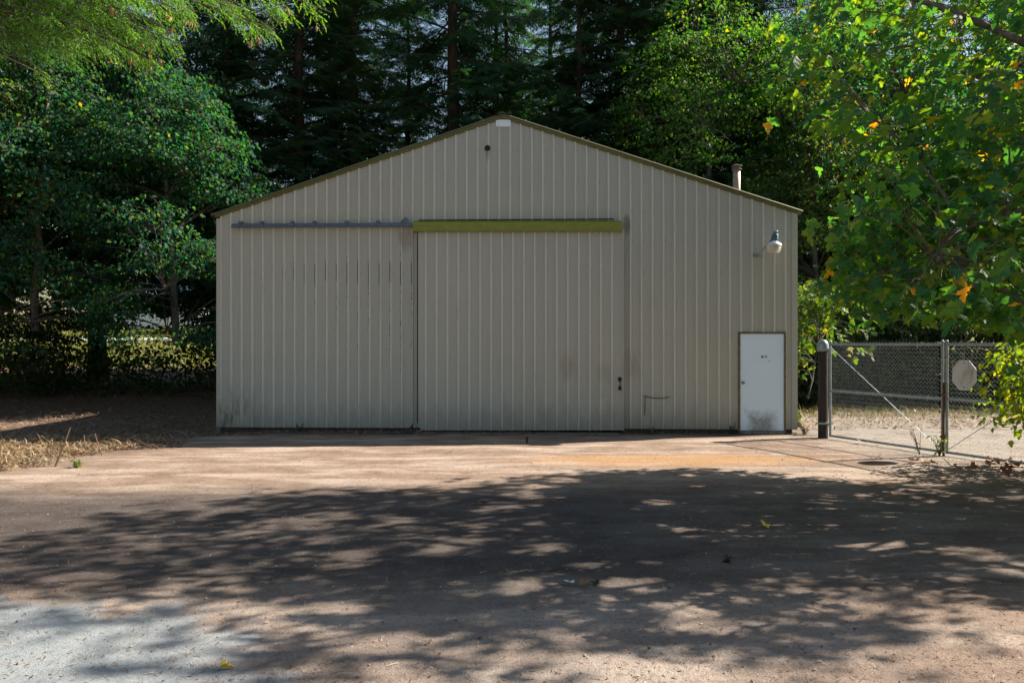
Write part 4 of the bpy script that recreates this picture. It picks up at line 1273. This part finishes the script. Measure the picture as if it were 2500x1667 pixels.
OUTLINE = np.array([(1975, -60), (1940, 60), (1925, 190), (1935, 250), (2050, 300), (2030, 380), (2090, 480), (2055, 600), (2045, 715), (2200, 730), (2330, 745), (2420, 755), (2480, 790), (2530, 800), (2530, -60)], float)
TX, TY = 9.3, 9.2                                     # trunk
def crown_ok(p):
    u = 1250 + 1911*p[:, 0]/p[:, 1]; v = 840 - 1911*(p[:, 2] - CAM_H)/p[:, 1]
    inframe = (u > -60) & (u < 2530) & (v > -60) & (v < 1700)
    ok = ~inframe | in_poly(np.stack([u, v], -1), OUTLINE)
    ok &= (np.hypot(p[:, 0] - TX, p[:, 1] - TY) < 9.5) & (p[:, 1] > 4.2) & (p[:, 1] < 14.5)
    q = p[:, :2] - p[:, 2:3]*SG
    for dx, dy in ((0, .14), (0, -.14), (.22, 0), (-.22, 0)):
        ok &= in_poly(q + [dx, dy], SHADOW)
    return ok
rng = np.random.RandomState(301)
cand = []
n_have = 0
while n_have < 1850:
    q = np.stack([rng.uniform(-6.6, 9, 6000), rng.uniform(4.2, 11.6, 6000)], -1)
    z = np.where(q[:, 0] < 2.6, rng.uniform(3.0, 9.0, 6000), rng.uniform(1.5, 8.5, 6000))
    p = np.concatenate([q + z[:, None]*SG, z[:, None]], 1)
    nz = .6*vnoise(q[:, 0]*2.2, q[:, 1]*2.6, 0, 55) + .4*vnoise(q[:, 0]*.8, q[:, 1]*1.1, 0, 56)
    dense = np.where((q[:, 0] > 3.2) & (q[:, 1] > 8.6), 0.0, 0.26)
    p = p[crown_ok(p) & (nz > dense)]
    cand.append(p); n_have += len(p)
cen = np.concatenate(cand)[:1850]
extra = []
while sum(map(len, extra)) < 720:                      # thicken the part of the crown one looks into
    p = np.stack([rng.uniform(2, 9, 6000), rng.uniform(5.5, 13.5, 6000), rng.uniform(1.6, 8, 6000)], -1)
    u = 1250 + 1911*p[:, 0]/p[:, 1]; v = 840 - 1911*(p[:, 2] - CAM_H)/p[:, 1]
    qx = p[:, 0] - p[:, 2]*SG[0]
    m = crown_ok(p) & (u < 2530) & (v > -60) & (qx > .6) & (vnoise(p[:, 0]*.8, p[:, 1]*.8, p[:, 2]*1.2, 77) > .27)
    extra.append(p[m])
cen = np.concatenate([cen, np.concatenate(extra)[:720]])
# a few single sprays that reach further out and throw their own streaks of shade
spray = []
for cx, cy, rx, ry, n in ((-3.1, 5.35, .95, .10, 9), (-2.05, 4.60, .75, .12, 8), (-.9, 4.33, .9, .12, 8), (1.9, 4.50, .35, .05, 4), (2.5, 5.02, .3, .06, 3), (-3.6, 4.95, .5, .05, 3), (-4.6, 8.5, .6, .1, 4), (.9, 11.05, .5, .1, 4)):
    q = np.stack([cx + rng.uniform(-rx, rx, n), cy + rng.uniform(-ry, ry, n)], -1); z = rng.uniform(8.0, 9.5, (n, 1))
    spray.append(np.concatenate([q + z*SG, z], 1))
cen = np.concatenate([cen] + spray)
limb_i = rng.choice(len(cen), 34, replace=False)
trunk = [(TX + .3, TY - .1, -.3), (TX + .2, TY, 1.0), (TX, TY, 2.5), (TX - .15, TY + .1, 4.2), (TX - .2, TY + .2, 6.0), (TX, TY + .2, 8.0), (TX + .2, TY + .1, 9.6)]
bm_root, T, A, sz = broadleaf('bigleaf_maple', rng, trunk, .30, cen[limb_i], cen, 12, .165, MAPLES, 'maple_leaf', .46, .55, .20)
# gaps in the crown through which the sun reaches the ground
q = T[:, :2] - T[:, 2:3]*SG
hx_ = rng.uniform(-6, 8.5, 220); hy_ = rng.uniform(4.4, 11.4, 220)
hr_ = .05 + .16*rng.uniform(0, 1, 220)**2.4
hr_ = hr_*np.where((hx_ > 2.2) & (hy_ > 7.5), .62, 1.0)
keep = np.ones(len(T), bool)
for a_, b_, r_ in zip(hx_, hy_, hr_):
    el_ = ((q[:, 0] - a_)/1.25)**2 + (q[:, 1] - b_)**2
    keep &= el_ > (r_ + .05)**2
T, A, sz = T[keep], A[keep], sz[keep]
setp(bm_root, 'big maple with large backlit leaves overhanging from the right', 'tree')
# leaves nearest the camera and in the picture are single objects, the rest one mesh
u = 1250 + 1911*T[:, 0]/T[:, 1]; v = 840 - 1911*(T[:, 2] - CAM_H)/T[:, 1]
q = T[:, :2] - T[:, 2:3]*SG
gu = 1250 + 1911*q[:, 0]/np.maximum(q[:, 1], .1); gv = 840 + 1911*CAM_H/np.maximum(q[:, 1], .1)
infr = (u > 0) & (u < 2500) & (v > 0) & (v < 1667)
app = np.where(infr, sz/T[:, 1], 0)
big = np.argsort(-app)[:300]; big = big[app[big] > 0]
isbig = np.zeros(len(T), bool); isbig[big] = True
mb = MB(); put_leaves(mb, MAPLES_LO, T[~isbig], A[~isbig], rng)
c = mb.build('foliage', M['maple_leaf'], bm_root); c['kind'] = 'stuff'
lmesh = []
for tv, tf in MAPLES:
    b = MB(); b.add(tv, tf[0]); lmesh.append(b.mesh('leaf', [M['maple_leaf']]))
for i in big:
    o = bpy.data.objects.new('leaf', lmesh[rng.randint(0, len(lmesh))]); link(o); o.parent = bm_root
    m4 = np.eye(4); m4[:3, :3] = A[i].T; m4[:3, 3] = T[i]
    o.matrix_local = Matrix(m4.tolist())

# ------------------------------------------------------------------ the sunlit fir reaching in at the upper left
def near_fir():
    rng = np.random.RandomState(401)
    root = empty('fir_tree', (0, 0, 0))
    setp(root, 'sunlit fir with hanging cones reaching in at the upper left', 'tree')
    tx, ty = -9.6, 10.6
    tb = MB(); zz = np.linspace(-.3, 15, 9)
    tb.tube(np.stack([np.full(9, tx), np.full(9, ty), zz], -1), .32*(1 - .7*np.linspace(0, 1, 9)), 12); tb.build('trunk', M['bark'], root, smooth=True)
    VIS = np.array([(-40, -40), (-40, 150), (60, 150), (130, 215), (250, 130), (330, 200), (400, 185), (470, 120), (500, 40), (560, 45), (600, 95), (690, 112), (760, 70), (835, 40), (840, -40)], float)
    # main boughs run from the trunk towards tips inside the visible mass
    tips = []
    while len(tips) < 115:
        d = rng.uniform(9.2, 12.2); uu = rng.uniform(-350, 820); vv = rng.uniform(-260, 205) if len(tips) < 45 else rng.uniform(0, 205)
        if uu > 0 and vv > 0 and not in_poly(np.array([[uu, vv]]), VIS)[0]: continue
        if uu > 500 and rng.uniform() < .35: continue
        tips.append(((uu - 1250)*d/1911, d, CAM_H + (840 - vv)*d/1911))
    tips = np.array(tips)
    tips = np.concatenate([tips, [((805 - 1250)*10.6/1911, 10.6, CAM_H + (840 - 22)*10.6/1911), ((665 - 1250)*10.8/1911, 10.8, CAM_H + (840 - 95)*10.8/1911), ((455-1250)*10.2/1911, 10.2, CAM_H + (840-110)*10.2/1911), ((395-1250)*10.4/1911, 10.4, CAM_H + (840-170)*10.4/1911), ((120-1250)*10.4/1911, 10.4, CAM_H + (840-190)*10.4/1911)]])
    lb = MB(); seg = []
    for e in tips:
        L = np.hypot(e[0] - tx, e[1] - ty)
        a = np.array([tx, ty, e[2] + .10*L + rng.uniform(.1, .7)])
        p = curve_pts(a, e, (0, 0, .07*L), 12, rng, .03)
        lb.tube(p, .022*(1 - .85*np.linspace(0, 1, 12)) + .003, 5)
        seg.append(p)
    # side shoots along each bough, then twigs along each shoot
    S0, S1 = [], []
    for p in seg:
        n = len(p)
        for k in range(34):
            t = rng.uniform(.25, 1.0)*(n - 1); i = min(int(t), n - 2); b = p[i]*(1 - t + i) + p[i+1]*(t - i)
            tan = p[i+1] - p[i]; tan = tan/np.linalg.norm(tan); sd = np.cross(tan, [0, 0, 1.0]); sd /= np.linalg.norm(sd)
            a = rng.uniform(.5, 1.1)*rng.choice([-1, 1]); L = rng.uniform(.30, .85)*(1.15 - .55*t/(n-1))
            d = tan*math.cos(a) + sd*math.sin(a); d[2] -= rng.uniform(.2, 1.3)
            S0.append(b); S1.append(b + d/np.linalg.norm(d)*L)
    S0 = np.array(S0); S1 = np.array(S1)
    def inside(P):
        uu = 1250 + 1911*P[:, 0]/P[:, 1]; vv = 840 - 1911*(P[:, 2] - CAM_H)/P[:, 1]
        return (uu < -20) | (vv < -20) | in_poly(np.stack([uu, vv], -1), VIS)
    k = inside(S1); S0, S1 = S0[k], S1[k]
    mid = (S0 + S1)/2 + [0, 0, .03]
    lb.vtubes(np.stack([S0, mid, S1], 1), np.full((len(S0), 3), .004), 3)
    l = lb.build('branches', M['twig_wood'], root); l['kind'] = 'stuff'
    # twig template: axis with needles all round
    r2 = np.random.RandomState(5); V = []; F = []
    for k in range(17):
        x = .03 + .97*k/17; a = r2.uniform(0, 6.28); L = .17*r2.uniform(.8, 1.1)
        d = np.array([.55, math.cos(a)*.85, math.sin(a)*.55]); d = d/np.linalg.norm(d)*L
        s = np.cross(d, [0.2, .3, 1]); s = s/np.linalg.norm(s)*.034
        b = len(V); V += [np.array([x, 0, 0]) + s, np.array([x, 0, 0]) - s, np.array([x, 0, 0]) + d]; F.append((b, b+1, b+2))
    V = np.array(V); F = [np.array(F)]
    TT, DD, SZ = [], [], []
    for j in range(7):
        t = (j + .5)/7 if j < 6 else 1.0
        base = S0*(1 - t) + S1*t + [0, 0, .06*t*(1-t)]
        d = (S1 - S0); d /= np.linalg.norm(d, axis=1)[:, None]
        sd = np.cross(d, [0, 0, 1.0]); sd /= np.linalg.norm(sd, axis=1)[:, None] + 1e-6
        a = rng.uniform(.5, 1.0, len(d))*(1 if j % 2 else -1)*(0 if j == 6 else 1)
        dd = d*np.cos(a)[:, None] + sd*np.sin(a)[:, None]; dd[:, 2] -= rng.uniform(0, .4, len(d))
        TT.append(base); DD.append(dd); SZ.append(rng.uniform(.12, .20, len(d)))
    TT = np.concatenate(TT); DD = np.concatenate(DD); SZ = np.concatenate(SZ)
    k = inside(TT); TT, DD, SZ = TT[k], DD[k], SZ[k]
    mb = MB(); up = np.stack([rng.normal(0, .4, len(TT)), rng.normal(0, .4, len(TT)), np.ones(len(TT))], -1)
    mb.inst(V, F, frames(DD, up, SZ), TT)
    c = mb.build('crown', M['fir_needles_near'], root); c['kind'] = 'stuff'
    # cones hanging from the shoots
    b = MB(); b.lathe([(.004, .03), (.005, .0), (.014, -.012), (.0185, -.035), (.016, -.06), (.009, -.082), (.002, -.09)], 8); cm = b.mesh('cone', [M['cone']])
    uu = 1250 + 1911*S1[:, 0]/S1[:, 1]; vv = 840 - 1911*(S1[:, 2] - CAM_H)/S1[:, 1]
    m = np.where((uu > 250) & (uu < 820) & (vv > 0) & (vv < 200))[0]; m = rng.permutation(m)[:36]
    for i in m:
        o = bpy.data.objects.new('cone', cm); link(o); o.parent = root
        o.location = S1[i] - [0, 0, .02]; o.rotation_euler = (rng.normal(0, .25), rng.normal(0, .25), 0); s = rng.uniform(.8, 1.15); o.scale = (s, s, s)
near_fir()

# ------------------------------------------------------------------ ground cover
def blades(name, mat, n, region, L, w, rng, flat=.15, kind='stuff', lift=.0):
    P = region(rng, n); n = len(P)
    z = ground_h(P[:, 0], P[:, 1])
    az = rng.uniform(0, 6.28, n); el = np.abs(rng.normal(0, flat, n)); ln = rng.uniform(L[0], L[1], n); wd = rng.uniform(w[0], w[1], n)
    d = np.stack([np.cos(az)*np.cos(el), np.sin(az)*np.cos(el), np.sin(el)], -1)*ln[:, None]
    s = np.stack([-np.sin(az), np.cos(az), rng.normal(0, .3, n)], -1)*wd[:, None]
    b = np.stack([P[:, 0], P[:, 1], z + .004 + rng.uniform(0, 1, n)**2*lift], -1)
    bend = np.stack([rng.normal(0, .15, n), rng.normal(0, .15, n), rng.uniform(.0, .22, n)], -1)*ln[:, None]
    mid = b + d*.5 + bend*.5; end = b + d
    V = np.stack([b - s, b + s, mid + s*.8, mid - s*.8, end], 1).reshape(-1, 3)
    base = (np.arange(n)*5)[:, None]
    mb = MB(); mb.add(V, np.concatenate([base + np.array([0, 1, 2, 3])[None]]))
    mb.f.append(((base + np.array([3, 2, 4])[None]), 0))
    return mb.build(name, M[mat], kind=kind)
def reg_mulch(rng, n):
    P = np.stack([rng.uniform(-19, -6.0, n*2), 13.8 + (28 - 13.8)*rng.uniform(0, 1, n*2)**1.6], -1)
    e = -6.35 - .0*P[:, 1] + (vnoise(P[:, 0]*.7, P[:, 1]*.7, 0, 9) - .5)*1.0
    return P[(P[:, 0] < e)][:n]
def reg_straw(rng, n):
    y = rng.uniform(10.4, 15.0, n*4); x = rng.uniform(-11, -5.8, n*4)
    edge = np.interp(y, [10.6, 11.4, 12.6, 14, 15.2, 16], [-7.7, -7.0, -6.9, -6.65, -6.3, -6.05]) + (vnoise(x*1.5, y*1.5, 0, 12) - .5)*.8
    d = edge - x
    k = (d > 0) & (rng.uniform(0, 1, n*4) < np.clip(.25 + d*1.2, 0, 1))
    return np.stack([x, y], -1)[k][:n]
blades('mulch', 'mulch', 26000, reg_mulch, (.05, .26), (.003, .010), np.random.RandomState(501), .25, lift=.06)
blades('straw', 'straw', 19000, reg_straw, (.05, .26), (.003, .010), np.random.RandomState(502), .34, lift=.10)
blades('leaf_litter', 'straw', 2500, lambda r, n: np.stack([r.uniform(6.2, 12, n), r.uniform(17.0, 22.0, n)], -1), (.05, .22), (.006, .02), np.random.RandomState(503), .35, lift=.12)
blades('dry_grass', 'grass', 1800, lambda r, n: np.stack([r.uniform(6.0, 16, n), np.abs(r.normal(0, .9, n)) + 19.9], -1), (.10, .38), (.003, .008), np.random.RandomState(504), .9)
blades('field_grass', 'grass', 14000, lambda r, n: np.stack([r.uniform(-45, 0, n), r.uniform(38, 90, n)], -1), (.3, .9), (.02, .05), np.random.RandomState(505), .9)
blades('wall_litter', 'mulch', 4200, lambda r, n: np.stack([r.uniform(-6.4, 6.0, n), 16.46 - np.abs(r.normal(0, .16, n)) - 0.037*r.uniform(-6.4, 6.0, n)*0], -1), (.03, .16), (.003, .007), np.random.RandomState(506), .3, lift=.03)

def pebbles(name, n, region, smin, smax, rng):
    P = region(rng, n); n = len(P)
    base = np.array([(1,0,0),(-1,0,0),(0,1,0),(0,-1,0),(0,0,.42),(0,0,-.42)], float)
    F = np.array([(0,2,4),(2,1,4),(1,3,4),(3,0,4),(2,0,5),(1,2,5),(3,1,5),(0,3,5)])
    s = smin + (smax - smin)*rng.uniform(0, 1, n)**6
    V = base[None]*(1 + rng.normal(0, .22, (n, 6, 1)))*s[:, None, None]
    a = rng.uniform(0, 6.28, n); c, q = np.cos(a), np.sin(a)
    V = np.stack([V[..., 0]*c[:, None] - V[..., 1]*q[:, None], V[..., 0]*q[:, None] + V[..., 1]*c[:, None], V[..., 2]], -1)
    V += np.stack([P[:, 0], P[:, 1], ground_h(P[:, 0], P[:, 1]) + s*.10], -1)[:, None]
    mb = MB(); mb.add(V.reshape(-1, 3), (F[None] + (np.arange(n)*6)[:, None, None]).reshape(-1, 3))
    return mb.build(name, M['stone'], kind='stuff')
def reg_yard(rng, n):
    y = 3.9 + 10*rng.uniform(0, 1, n)**2.0; x = rng.uniform(-.72, .72, n)*y
    return np.stack([x, y], -1)
pebbles('gravel', 26000, reg_yard, .0018, .0095, np.random.RandomState(510))
pebbles('gravel', 1600, lambda r, n: np.stack([r.uniform(4.2, 9, n), r.uniform(10.8, 16.5, n)], -1),   .006, .024, np.random.RandomState(511))
blades('bark_crumbs', 'mulch', 2600, reg_yard, (.012, .040), (.003, .008), np.random.RandomState(513), .12, lift=.004)
blades('needle_litter', 'mulch', 6500, reg_yard, (.015, .11), (.0008, .0022), np.random.RandomState(512), .1, lift=.004)

# undergrowth at the foot of the trees: one leafy mass, broken where the field shows
def undergrowth():
    rng = np.random.RandomState(520)
    n = 1500
    x = np.concatenate([rng.uniform(-27, -7, n), rng.uniform(6.5, 24, n)]); y = np.concatenate([rng.uniform(25.0, 29, n), rng.uniform(23.8, 27, n)])
    base = ground_h(x, y)
    top = np.where(x < 0, 1.2 + 1.3*vnoise(x*.45, y*.3, 0, 33), 1.4 + 1.6*vnoise(x*.4, y*.3, 0, 34))
    gap = (x/y > -.535) & (x/y < -.44)
    top = np.where(gap & (x < 0), .85 + .75*vnoise(x*.9, y*.4, 0, 35), top)
    z = base + top*rng.uniform(.02, 1, len(x))
    C = np.stack([x, y, z], -1); per = 9; N = len(C)*per
    T = np.repeat(C, per, 0) + rng.normal(0, 1, (N, 3))*[.32, .32, .14]
    A = leaf_frames(rng, rng.normal(0, 1, (N, 3)), N, .4, .5, .15*rng.uniform(.6, 1.2, N))
    mb = MB(); put_leaves(mb, LOBES, T, A, rng)
    mb.build('undergrowth', M['shrub_leaf'], kind='stuff')
undergrowth()

# ------------------------------------------------------------------ small loose things
def flat_leaf(name, label, x, y, size, mat, rz, rng, group=None, tilt=.25, cat='leaf'):
    b = MB(); tv, tf = leaf_fan('maple', rng.uniform(-.9, -.3), rng.uniform(-.5, .1), rng)
    tv = tv - [.5, 0, 0]; b.add(tv*size, tf[0])
    o = b.build(name, M[mat])
    zmin = (tv*size)[:, 2].min()
    o.location = (x, y, float(ground_h(x, y)) - zmin + .006 + abs(tilt)*.25*size); o.rotation_euler = (tilt*rng.uniform(-1, 1), tilt*rng.uniform(-1, 1), rz)
    return setp(o, label, cat, group)
rng = np.random.RandomState(601)
flat_leaf('fallen_leaf', 'small yellow leaf on the pale paving at the bottom left', -1.63, 4.48, .085, 'yellow_leaf', .4, rng, tilt=.1)
flat_leaf('fallen_leaf', 'yellow leaf in the tree shade right of centre', 2.57, 7.97, .12, 'yellow_leaf', 2.0, rng, tilt=.1)
flat_leaf('fallen_leaf', 'pale bluish crumpled leaf beside a brown one in the yard', .44, 6.02, .095, 'pale_leaf', 2.6, rng, tilt=.5)
flat_leaf('fallen_leaf', 'crumpled reddish brown leaf beside the pale bluish one', .56, 5.99, .105, 'dry_leaf', .3, rng, tilt=.3)
flat_leaf('fallen_leaf', 'curled olive brown leaf at the end of the leaf trio', .65, 6.03, .095, 'shrub_leaf', 1.2, rng, tilt=.2)
flat_leaf('fallen_leaf', 'pale yellow leaf lying in the sun before the gate', 5.72, 12.35, .22, 'straw', 1.2, rng, tilt=.2)
flat_leaf('fallen_leaf', 'orange leaf caught on the bottom rail of the gate', 6.52, 14.62, .17, 'dry_leaf', 1.0, rng, tilt=1.1)
for k, (x, y) in enumerate([(6.39, 12.04), (6.47, 11.98), (6.33, 12.1), (6.57, 11.54), (6.7, 11.5), (7.4, 12.2), (7.54, 12.17), (7.47, 11.74), (7.3, 11.9), (7.6, 11.95), (7.2, 11.6), (6.95, 11.35), (7.35, 11.5), (7.7, 12.3), (7.55, 11.5)]):
    flat_leaf('fallen_leaf', 'rust red fallen maple leaf on the dirt in front of the gate', x + rng.normal(0, .05), y + rng.normal(0, .05), rng.uniform(.14, .24), 'dry_leaf', rng.uniform(0, 6), rng, 'fallen leaves by the gate', .4)

def stick(name, label, pts, r, mat='straw', group=None, cat='stick'):
    p = np.array(pts, float); c = p[0].copy(); c[2] = 0
    b = MB(); b.tube(p - p[0], r*np.linspace(1, .55, len(p)), 6)
    o = b.build(name, M[mat]); o.location = (p[0][0], p[0][1], float(ground_h(p[0][0], p[0][1])) - .02)
    return setp(o, label, cat, group)
GST = 'broken stalks along the straw edge'
stick('dry_stalk', 'tall broken stalk standing in the straw at the left', [(-6.95, 11.9, 0), (-6.88, 12.0, .30), (-6.80, 12.05, .60)], .018, 'straw', GST)
stick('dry_stalk', 'thin stalk leaning left beside the tall one', [(-7.2, 13.3, 0), (-7.26, 13.3, .15), (-7.30, 13.35, .33)], .012, 'straw', GST)
stick('dry_stalk', 'thin stalk leaning against the tall broken stalk', [(-6.85, 13.1, 0), (-6.93, 13.1, .2), (-6.98, 13.1, .38)], .011, 'straw', GST)
stick('dry_stalk', 'pale stick lying slantwise at the top of the straw', [(-6.35, 13.9, .02), (-6.6, 14.0, .12), (-6.86, 14.1, .22)], .012, 'straw', GST)
stick('dry_stalk', 'short forked stalk at the right end of the straw', [(-6.15, 14.2, 0), (-6.2, 14.2, .13), (-6.24, 14.25, .25)], .014, 'mulch', GST)
stick('dry_stalk', 'stalk leaning right at the tip of the straw', [(-6.0, 14.1, 0), (-5.93, 14.1, .1), (-5.82, 14.1, .22)], .012, 'straw', GST)
stick('dry_stalk', 'little upright stub left of the tall stalk', [(-7.7, 13.6, 0), (-7.72, 13.6, .1), (-7.76, 13.6, .22)], .018, 'mulch', GST)
GTW = 'twigs lying in the yard'
for k, (lab, x, y, a, L) in enumerate([('thin dark twig lying in the shade left of centre', -1.6, 6.6, .05, .30), ('short brown twig in the lower left shade', -1.9, 5.75, .5, .14),
        ('dark twig lying in the sunlit strip before the shed', -2.6, 11.6, -.1, .32), ('curved twig in the dappled shade at the centre', -.95, 6.5, 1.6, .25),
        ('thin twig in the sun at the lower right', 2.35, 4.75, -.5, .30), ('dark twig near the bottom centre', -.9, 4.85, -.1, .12), ('dark chip of bark in the shade at the lower right', 1.95, 5.62, .2, .11),
        ('small twig in the sun before the sliding door', .35, 13.3, .3, .22)]):
    dx, dy = math.cos(a)*L, math.sin(a)*L
    stick('twig', lab, [(x, y, .028), (x + dx*.5 - dy*.12, y + dy*.5 + dx*.12, .034), (x + dx, y + dy, .028)], .006 if k != 6 else .016, 'mulch', GTW, 'twig')
# a stub of a post casting a long shadow in front of the door
b = MB(); b.lathe([(.02, -.05), (.022, .10), (.014, .125), (0, .13)], 8); o = b.build('stake', M['dark_wood']); o.location = (.28, 14.7, 0.0); setp(o, 'short dark stake in the dirt before the sliding door', 'stake')
# bent bramble cane by the post
stick('bramble_cane', 'arched reddish bramble cane beside the gate post', [(5.93, 17.1, 0), (5.88, 17.1, .25), (5.98, 17.05, .42), (6.16, 17.0, .36), (6.3, 17.0, .2)], .010, 'dry_leaf', None, 'cane')

def weed(label, x, y, h, n, size, mat, seed, cat='weed', lean=(0, 0)):
    rng = np.random.RandomState(seed)
    root = empty('weed', (x, y, float(ground_h(x, y)) - .01)); setp(root, label, cat)
    st = MB(); T, D = [], []
    for k in range(n):
        a = rng.uniform(0, 6.28); L = h*rng.uniform(.5, 1.1)
        e = np.array([lean[0]*L + math.cos(a)*L*.35, lean[1]*L + math.sin(a)*L*.35, L*.9])
        p = np.array([[0, 0, 0], e*.5 + [0, 0, L*.12], e]); st.tube(p, [.006, .004, .002], 5)
        for t in np.linspace(.25, 1, 7):
            T.append(p[0]*(1-t)**2 + 2*t*(1-t)*p[1] + t*t*p[2]); D.append(rng.normal(0, 1, 3) + e*.5)
    st.build('stem', M['twig_wood'], root)
    T = np.array(T); D = np.array(D); A = leaf_frames(rng, D, len(T), .2, .5, size*rng.uniform(.6, 1.2, len(T)))
    mb = MB(); put_leaves(mb, OVALS, T, A, rng); l = mb.build('leaves', M[mat], root); l['kind'] = 'stuff'
weed('weed growing through the foot of the meeting gate posts', 7.1, 13.0, .55, 7, .09, 'sunny_leaf', 701)
weed('tall seedy weed in front of the first gate leaf', 6.9, 13.25, .75, 5, .06, 'straw', 702)
weed('small green weed at the foot of the left wall', -4.45, 16.45, .30, 4, .08, 'shrub_leaf', 703)
weed('low green weed in the straw at the left', -6.55, 11.8, .14, 9, .07, 'sunny_leaf', 704)
weed('tiny green sprig in the shaded yard right of centre', 1.84, 6.69, .07, 5, .05, 'shrub_leaf', 705)
weed('dry tuft in the gap at the left edge of the sliding door', -1.95, 16.34, .12, 8, .07, 'straw', 708)
weed('dry sprigs at the foot of the wall below the chain', 2.9, 16.22, .20, 7, .06, 'straw', 709)
weed('dark crawling weed left of the white door', 4.55, 16.20, .26, 5, .07, 'shrub_leaf', 710)
weed('dry grass tuft at the right corner of the shed', 6.05, 16.15, .34, 9, .10, 'straw', 706)
weed('yellow weed behind the right corner of the shed', 6.45, 17.6, .5, 8, .12, 'sunny_leaf', 707)

# ------------------------------------------------------------------ far house across the field
hx, hy = -36.5, 79.0; hz = float(ground_h(hx, hy))
house = empty('house', (hx, hy, hz), rad(8)); setp(house, 'pale house with a blue roof glimpsed across the sunny field', 'house')
mb = MB(); mb.box((-5, -3, -.5), (5, 3, 2.7)); mb.build('wall', M['white_wall'], house)
mb = MB(); mb.add([(-5.5, -3.6, 2.6), (5.5, -3.6, 2.6), (5.5, 0, 4.5), (-5.5, 0, 4.5), (-5.5, 3.6, 2.6), (5.5, 3.6, 2.6), (-5.5, -3.5, 2.45), (5.5, -3.5, 2.45), (5.5, 3.5, 2.45), (-5.5, 3.5, 2.45)],
       [(0,1,2,3), (3,2,5,4), (6,9,8,7), (0,6,7,1), (4,5,8,9), (0,3,4,9,6), (1,7,8,5,2)]); mb.build('roof', M['blue_roof'], house)
for x in (-3.4, -.8, 2.6):
    mb = MB(); mb.box((x-.6, -3.06, .9), (x+.6, -3.004, 2.0)); w = mb.build('window', M['white_wall'], house)
    mb = MB(); mb.box((x-.52, -3.075, .98), (x+.52, -3.063, 1.92)); mb.build('pane', M['window_dark'], w)
# pale track running across the field
mb = MB(); xs = np.linspace(-60, -5, 40); V = []
for x in xs:
    for dy in (0, 3.2): V.append((x, 60 + dy + .04*x, float(ground_h(x, 60 + dy + .04*x)) + .05))
mb.add(V, [(2*i, 2*i+2, 2*i+3, 2*i+1) for i in range(len(xs)-1)])
mb.build('field_track', simple_mat('pale_track', (0.5, 0.52, 0.55), .9, nscale=.5), kind='structure')
